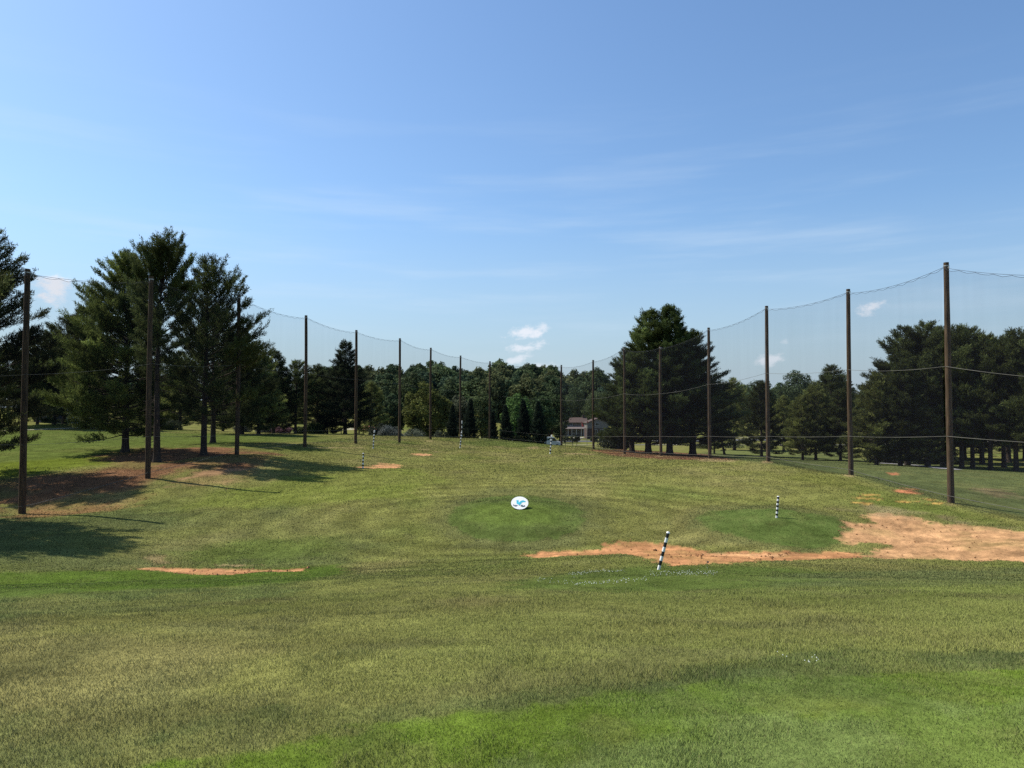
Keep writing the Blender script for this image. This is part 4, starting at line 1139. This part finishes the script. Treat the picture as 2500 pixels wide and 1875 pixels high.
# ------------------------------------------------------------------ striped stakes and round target sign
def stake(px_b, py_b, px_t, py_t, Y, bands, label, r=.055, lean_y=0.0):
    b = ground(px_b, py_b) if Y < 130 else at(px_b, py_b, Y); zb = z1(b[0], b[1])
    tpt = at(px_t, py_t, b[1])
    tx, tz = tpt[0] - b[0], tpt[2] - zb
    L_ = math.hypot(tx, tz)
    mb = MB(); n = 16
    ring = [(r * math.cos(2 * math.pi * i / n), r * math.sin(2 * math.pi * i / n)) for i in range(n)]
    zs = [-.15] + [L_ * (k + 1) / (bands + .35) * 1.0 for k in range(bands)]
    for k in range(bands):
        V = [(x, y, zs[k]) for x, y in ring] + [(x, y, zs[k + 1]) for x, y in ring]
        mb.add(V, [(i, (i + 1) % n, (i + 1) % n + n, i + n) for i in range(n)], k % 2, True)
    o = mb.build('striped_stake', [M['white'], M['black']], loc=(b[0], b[1], zb))
    c = MB(); z0 = zs[-1] - .002
    c.tube([(0, 0, z0), (0, 0, z0 + (L_ - z0) * .55), (0, 0, z0 + (L_ - z0) * .85), (0, 0, L_)], [r * 1.16, r * 1.16, r * .9, r * .4], 16)
    c.build('end_cap', M['white'], o)
    o.rotation_euler = (lean_y, math.atan2(tx, tz), 0)
    tag(o, label, 'stake', 'black and white distance stakes')
    return o
stake(1608, 1391, 1632, 1298, 26.2, 8, 'leaning black and white stake, largest one, in front of the orange dirt', .046)
stake(1896, 1264, 1900, 1211, 37.5, 10, 'upright striped stake on the green mound beside the tan dirt', .05)
stake(886, 1143, 887, 1106, 57, 8, 'striped stake before the small pinkish dirt heap', .055)
stake(911, 1095, 914, 1051, 86, 11, 'striped stake between the pointed conifer pole and the next brown pole', .07)
stake(1123, 1094, 1127, 1056, 86, 10, 'striped stake on the crest before the narrow cypresses', .07)
stake(1343, 1108, 1347, 1062, 84, 11, 'striped stake in front of the white van', .075)
stake(1127, 1072, 1128, 1027, 136, 11, 'faint striped stake beyond the crest, its top above the nearer crest stake', .08)
for (px, py, mt, lab) in [(552, 1201, 'red', 'tiny orange marker flag on the slope below the shadow-casting pole'), (1726, 1386, 'navy', 'tiny blue marker flag in the grass beside the orange dirt')]:
    p = ground(px, py); mb = MB(); mb.tube([(0, 0, -.05), (0, 0, .2)], .005, 6)
    o = mb.build('marker_flag', M['steel'], loc=tuple(p)); tag(o, lab, 'flag')
    c = MB(); c.box((.03, 0, .17), (.055, .008, .045)); c.build('flag_sheet', M[mt], o)
gpn = ground(1269, 1245)
e = empty('target_sign', (gpn[0], gpn[1], z1(gpn[0], gpn[1])), 0)
tag(e, 'round white target sign with turquoise emblem lying tilted on the middle green mound', 'sign')
RD = .42
def disc_pt(u, v, w):       # u right, v up the tilted face, w out of the face
    tilt = R(50)            # face leans back
    s_, c_ = math.sin(tilt), math.cos(tilt)
    vv = (v + 1) * RD
    return (u * RD, vv * s_ - w * c_, .03 + vv * c_ + w * s_)
def disc_prism(poly, w0, w1):
    n = len(poly)
    mb = MB()
    V = [disc_pt(u, v, w0) for u, v in poly] + [disc_pt(u, v, w1) for u, v in poly]
    Fs = [tuple(range(n - 1, -1, -1)), tuple(range(n, 2 * n))] + [(i, (i + 1) % n, (i + 1) % n + n, i + n) for i in range(n)]
    mb.add(V, Fs); return mb
circ = [(math.cos(2 * math.pi * i / 48), math.sin(2 * math.pi * i / 48)) for i in range(48)]
disc_prism(circ, -.02, 0).build('board', M['white'], e)
cv = lambda P: [((x - 1100) / 305, (815 - y) / 197) for x, y in P]
disc_prism(cv([(985, 732), (1062, 732), (1062, 805), (1095, 788), (1150, 748), (1225, 735), (1315, 768), (1295, 798), (1225, 792), (1170, 812), (1142, 862), (1085, 882), (988, 838)][::-1]), .001, .005).build('emblem', M['teal'], e)
disc_prism(cv([(858, 884), (905, 850), (892, 878), (935, 895), (960, 872), (990, 890), (1042, 900), (1000, 918), (950, 928), (895, 912)][::-1]), .001, .005).build('emblem_scroll', M['navy'], e)
disc_prism(cv([(1108, 905), (1150, 892), (1170, 872), (1205, 880), (1200, 905), (1240, 900), (1250, 880), (1302, 912), (1255, 938), (1180, 936)][::-1]), .001, .005).build('emblem_scroll', M['navy'], e)
disc_prism(cv([(1055, 876), (1085, 886), (1110, 872), (1090, 900), (1078, 900)][::-1]), .001, .005).build('emblem_scroll', M['navy'], e)
for sx in (-.2, .2):
    mb = MB(); p1 = disc_pt(sx / RD, .55, -.022); mb.tube([p1, (sx, p1[1] + .12, -.03)], .015, 8); mb.build('leg', M['steel'], e)

# ------------------------------------------------------------------ buildings and van
def window(mb_parent, x, z, w, h, y, parent, trim=True):
    f = MB(); t_ = .09
    for (cx, cz, dw, dh) in ((x, z + h / 2 + t_ / 2, w + 2 * t_, t_), (x, z - h / 2 - t_ / 2, w + 2 * t_, t_), (x - w / 2 - t_ / 2, z, t_, h), (x + w / 2 + t_ / 2, z, t_, h), (x, z, .05, h)):
        f.box((cx, y - .03, cz), (dw, .1, dh))
    o = f.build('window', M['trim'], parent)
    p = MB(); p.box((x, y - .005, z), (w, .05, h)); p.build('pane', M['glass'], o)
def gable_roof(x0, x1, y0, y1, z, rise, over, along_x=True, th_=.14):
    mb = MB()
    if along_x:
        ym = (y0 + y1) / 2
        for sgn, ya in ((-1, y0 - over), (1, y1 + over)):
            za = z - over * rise / ((y1 - y0) / 2)
            V = [(x0 - over, ya, za), (x1 + over, ya, za), (x1 + over, ym, z + rise), (x0 - over, ym, z + rise)]
            V += [(a_[0], a_[1], a_[2] + th_) for a_ in V]
            mb.add(V, [(0, 1, 2, 3), (7, 6, 5, 4), (0, 4, 5, 1), (1, 5, 6, 2), (2, 6, 7, 3), (3, 7, 4, 0)])
    else:
        xm = (x0 + x1) / 2
        for xa in (x0 - over, x1 + over):
            za = z - over * rise / ((x1 - x0) / 2)
            V = [(xa, y0 - over, za), (xa, y1 + over, za), (xm, y1 + over, z + rise), (xm, y0 - over, z + rise)]
            V += [(a_[0], a_[1], a_[2] + th_) for a_ in V]
            mb.add(V, [(0, 1, 2, 3), (7, 6, 5, 4), (0, 4, 5, 1), (1, 5, 6, 2), (2, 6, 7, 3), (3, 7, 4, 0)])
    return mb
hY = 280
hb = at(1402, 1064, hY); hz = z1(hb[0], hY)
hs_ = hY / F
e = empty('house', (hb[0], hY, hz)); tag(e, 'two storey tan house with brown roof and white porch posts beyond the street', 'house')
x0, x1 = (1363 - 1402) * hs_, (1432 - 1402) * hs_
zt = lambda py: at(1402, py, hY)[2] - hz
mb = MB(); mb.box(((x0 + x1) / 2, 4, (zt(1031) - .5) / 2), (x1 - x0, 8, zt(1031) + .5)); mb.build('wall', M['siding'], e)
gable_roof(x0, x1, 0, 8, zt(1031) + .02, zt(1023) - zt(1031) + .4, .5).build('roof', M['shingle'], e)
pr = MB(); V = [(x0 - .2, -2.4, zt(1047)), (x1 + .2, -2.4, zt(1047)), (x1 + .2, -.02, zt(1040)), (x0 - .2, -.02, zt(1040))]; V += [(a_[0], a_[1], a_[2] + .12) for a_ in V]
pr.add(V, [(0, 1, 2, 3), (7, 6, 5, 4), (0, 4, 5, 1), (1, 5, 6, 2), (2, 6, 7, 3), (3, 7, 4, 0)]); pr.build('porch_roof', M['shingle_grey'], e)
for px in (1375, 1386, 1395, 1406, 1418, 1424):
    q_ = MB(); xx = (px - 1402) * hs_; q_.box((xx, -2.2, zt(1047) / 2 - .2), (.16, .16, zt(1047) + .4)); q_.build('porch_post', M['trim'], e)
q_ = MB(); q_.box(((x0 + x1) / 2 - 1, -2.2, .55), (4.6, .08, .08)); q_.box(((x0 + x1) / 2 - 1, -2.2, .15), (4.6, .08, .08))
for k in range(16): q_.box(((x0 + x1) / 2 - 3.2 + k * .29, -2.2, .35), (.05, .05, .32))
q_.build('porch_railing', M['trim'], e)
for px in (1383, 1394): window(None, (px - 1402) * hs_, zt(1035.5), 1.0, .9, 0, e)
for px in (1379, 1400, 1410): window(None, (px - 1402) * hs_, zt(1054), 1.0, 1.1, 0, e)
d = MB(); d.box(((1390 - 1402) * hs_, -.03, .9), (.95, .08, 1.9)); do = d.build('door', M['brick'], e)
q_ = MB(); q_.box(((1390 - 1402) * hs_ + .35, -.1, .9), (.06, .08, .06)); q_.build('handle', M['steel'], do)
c = MB(); c.box(((1427 - 1402) * hs_, 4, zt(1021)), (.8, .8, 2.4)); c.build('chimney', M['brick'], e)
# gabled house
hY = 240; hb = at(1458, 1068, hY); hz = z1(hb[0], hY); hs_ = hY / F
zt = lambda py: at(1458, py, hY)[2] - hz
e = empty('house', (hb[0], hY, hz)); tag(e, 'grey gabled house with dark brick base half hidden by the grey bush', 'house')
x0, x1 = (1434 - 1458) * hs_, (1486 - 1458) * hs_
mb = MB(); mb.box(((x0 + x1) / 2, 5, (zt(1046) - .5) / 2), (x1 - x0, 10, zt(1046) + .5)); mb.build('brick_base', M['brick'], e)
zl, zr = zt(1046) + .004, zt(1032)
mb = MB(); mb.prism([(x0, zl), (x1, zl), (x1, zr), ((x0 + x1) / 2, zt(1022)), (x0, zr)], -.15, 9.9); mb.build('gable_wall', M['siding_grey'], e)
gable_roof(x0, x1, -.15, 9.9, zr + .02, zt(1022) - zr, .5, False).build('roof', M['shingle'], e)
window(None, -.6, zt(1053), 1.3, 1.0, 0, e); window(None, 1.6, zt(1053), 1.3, 1.0, 0, e); window(None, 0, zt(1036), 1.0, .8, -.15, e)
# white house and dark shed behind the dark pines
hY = 150; hb = at(142, 1037, hY); hz = z1(hb[0], hY); hs_ = hY / F
e = empty('house', (hb[0], hY, hz)); tag(e, 'white house showing in slivers between dark pine trunks', 'house')
mb = MB(); mb.box((0, 3, 2.0), (7.2, 6, 5.0)); mb.build('wall', M['siding_white'], e)
gable_roof(-3.6, 3.6, 0, 6, 4.52, 1.8, .4).build('roof', M['shingle_grey'], e)
for xx, zz in ((-2.2, 3.2), (0, 3.2), (2.2, 3.2), (1.2, .9), (2.4, .9)): window(None, xx, zz, .8, 1.1, 0, e)
d = MB(); d.box((-.6, -.03, .95), (.9, .08, 1.9)); do = d.build('door', M['brick'], e)
q_ = MB(); q_.box((-.25, -.1, .95), (.06, .08, .06)); q_.build('handle', M['steel'], do)
hb = at(103, 1037, 145); hz = z1(hb[0], 145)
e = empty('shed', (hb[0], 145, hz)); tag(e, 'dark low shed in deep shade beside the white house', 'shed')
mb = MB(); mb.box((0, 2, 1.1), (3.4, 4, 2.6)); mb.build('wall', M['darkwood'], e)
gable_roof(-1.7, 1.7, 0, 4, 2.42, .9, .3, False).build('roof', M['shingle_grey'], e)
d = MB(); d.box((.2, -.03, .95), (1.5, .07, 1.9)); d.build('door', M['shingle_grey'], e)
# pavilions with terracotta and pale roofs
for (px, Y, top, w, mt, lab) in [(896, 165, 1039, 2.6, 'redroof', 'small open pavilion with terracotta roof beside the round bush'), (860, 172, 1040, 2.4, 'sand', 'small open pavilion with pale roof behind the conifer trunk pole')]:
    b_ = at(px, 1056, Y); zz = z1(b_[0], Y); top_z = at(px, top, Y)[2] - zz
    e = empty('pavilion', (b_[0], Y, zz)); tag(e, lab, 'pavilion')
    rz_ = top_z - .85
    mb = MB(); V = [(-w, -w, rz_), (w, -w, rz_), (w, w, rz_), (-w, w, rz_), (-.5, 0, top_z), (.5, 0, top_z)]
    mb.add(V, [(0, 1, 5, 4), (1, 2, 5), (2, 3, 4, 5), (3, 0, 4), (3, 2, 1, 0)]); mb.build('roof', M[mt], e)
    for sx in (-1, 1):
        for sy in (-1, 1):
            q_ = MB(); q_.box((sx * (w - .3), sy * (w - .3), rz_ / 2 - .15), (.18, .18, rz_ + .3 - .01)); q_.build('post', M['darkwood'], e)
# van
vY = 176; vb = at(1349, 1089, vY); vz = z1(vb[0], vY)
e = empty('van', (vb[0] - .3, vY, vz + .02)); tag(e, 'pale white van parked beyond the crest beside the far pole', 'van')
mb = MB(); prof = [(-3.1, .45), (2.15, .45), (2.25, .75), (2.2, 1.12), (1.35, 1.32), (.75, 2.2), (.5, 2.32), (-2.9, 2.34), (-3.1, 2.2)]
mb.prism(prof, -.95, .95); mb.build('body', M['paint'], e)
q_ = MB(); q_.prism([(1.22, 1.42), (.74, 2.1), (.2, 2.1), (.2, 1.42)], -.965, -.951); q_.prism([(1.22, 1.42), (.74, 2.1), (.2, 2.1), (.2, 1.42)], .951, .965); q_.build('side_window', M['glass'], e)
q_ = MB(); V = [(1.38, -.8, 1.36), (1.38, .8, 1.36), (.82, .75, 2.17), (.82, -.75, 2.17)]; V += [(a_[0] + .02, a_[1], a_[2] + .012) for a_ in V]
q_.add(V, [(0, 1, 2, 3), (7, 6, 5, 4), (0, 4, 5, 1), (1, 5, 6, 2), (2, 6, 7, 3), (3, 7, 4, 0)]); q_.build('windscreen', M['glass'], e)
for sy in (-1, 1):
    q_ = MB(); q_.box((2.24, sy * .7, .95), (.06, .3, .2)); q_.build('headlight', M['trim'], e)
    for wx in (1.35, -2.0):
        q_ = MB(); q_.tube([(wx, sy * .78, .34), (wx, sy * .98, .34)], .35, 18); wo_ = q_.build('wheel', M['rubber'], e)
        q_ = MB(); q_.tube([(wx, sy * .97, .34), (wx, sy * 1.0, .34)], .2, 14); q_.build('rim', M['steel'], wo_)
q_ = MB(); q_.box((2.26, 0, .5), (.12, 1.8, .22)); q_.build('bumper', M['black'], e)
# flagpoles by the houses
def flagpole(px, Y, pyb, pyt, lab, fl=None, r=.05):
    b_ = at(px, pyb, Y); zz = z1(b_[0], Y); h = at(px, pyt, Y)[2] - zz
    mb = MB(); mb.tube([(0, 0, -.2), (0, 0, h)], [r, r * .7], 8); o = mb.build('flagpole', M['steel'], loc=(b_[0], Y, zz))
    tag(o, lab, 'flagpole')
    if fl:
        w, hh, z_ = fl
        m2 = MB(); V = []; Fs = []
        nx, nz = 6, 5
        for i in range(nx + 1):
            for j in range(nz + 1):
                u, v = i / nx, j / nz
                V.append((.06 + u * w * (.35 + .65 * v), .06 * math.sin(u * 7 + v), h - .1 - z_ - v * hh - u * .25 * hh * (1 - v)))
        for i in range(nx):
            for j in range(nz):
                a_ = i * (nz + 1) + j; Fs.append((a_, a_ + 1, a_ + nz + 2, a_ + nz + 1))
        V += [(a_[0], a_[1] + .012, a_[2]) for a_ in V]; nV = len(V) // 2
        Fs += [tuple(i + nV for i in reversed(f)) for f in Fs]
        m2.add(V, Fs, 0, True); m2.build('flag', M['red'], o)
flagpole(1419, 230, 1068, 1028, 'flagpole with limp red flag in front of the brown-roofed house', (.85, 1.6, .0), .05)
flagpole(1433, 180, 1088, 1026, 'thin tall flagpole by the street with a small red pennant on top', (.35, .5, 0), .06)
print('objects', len(bpy.data.objects))
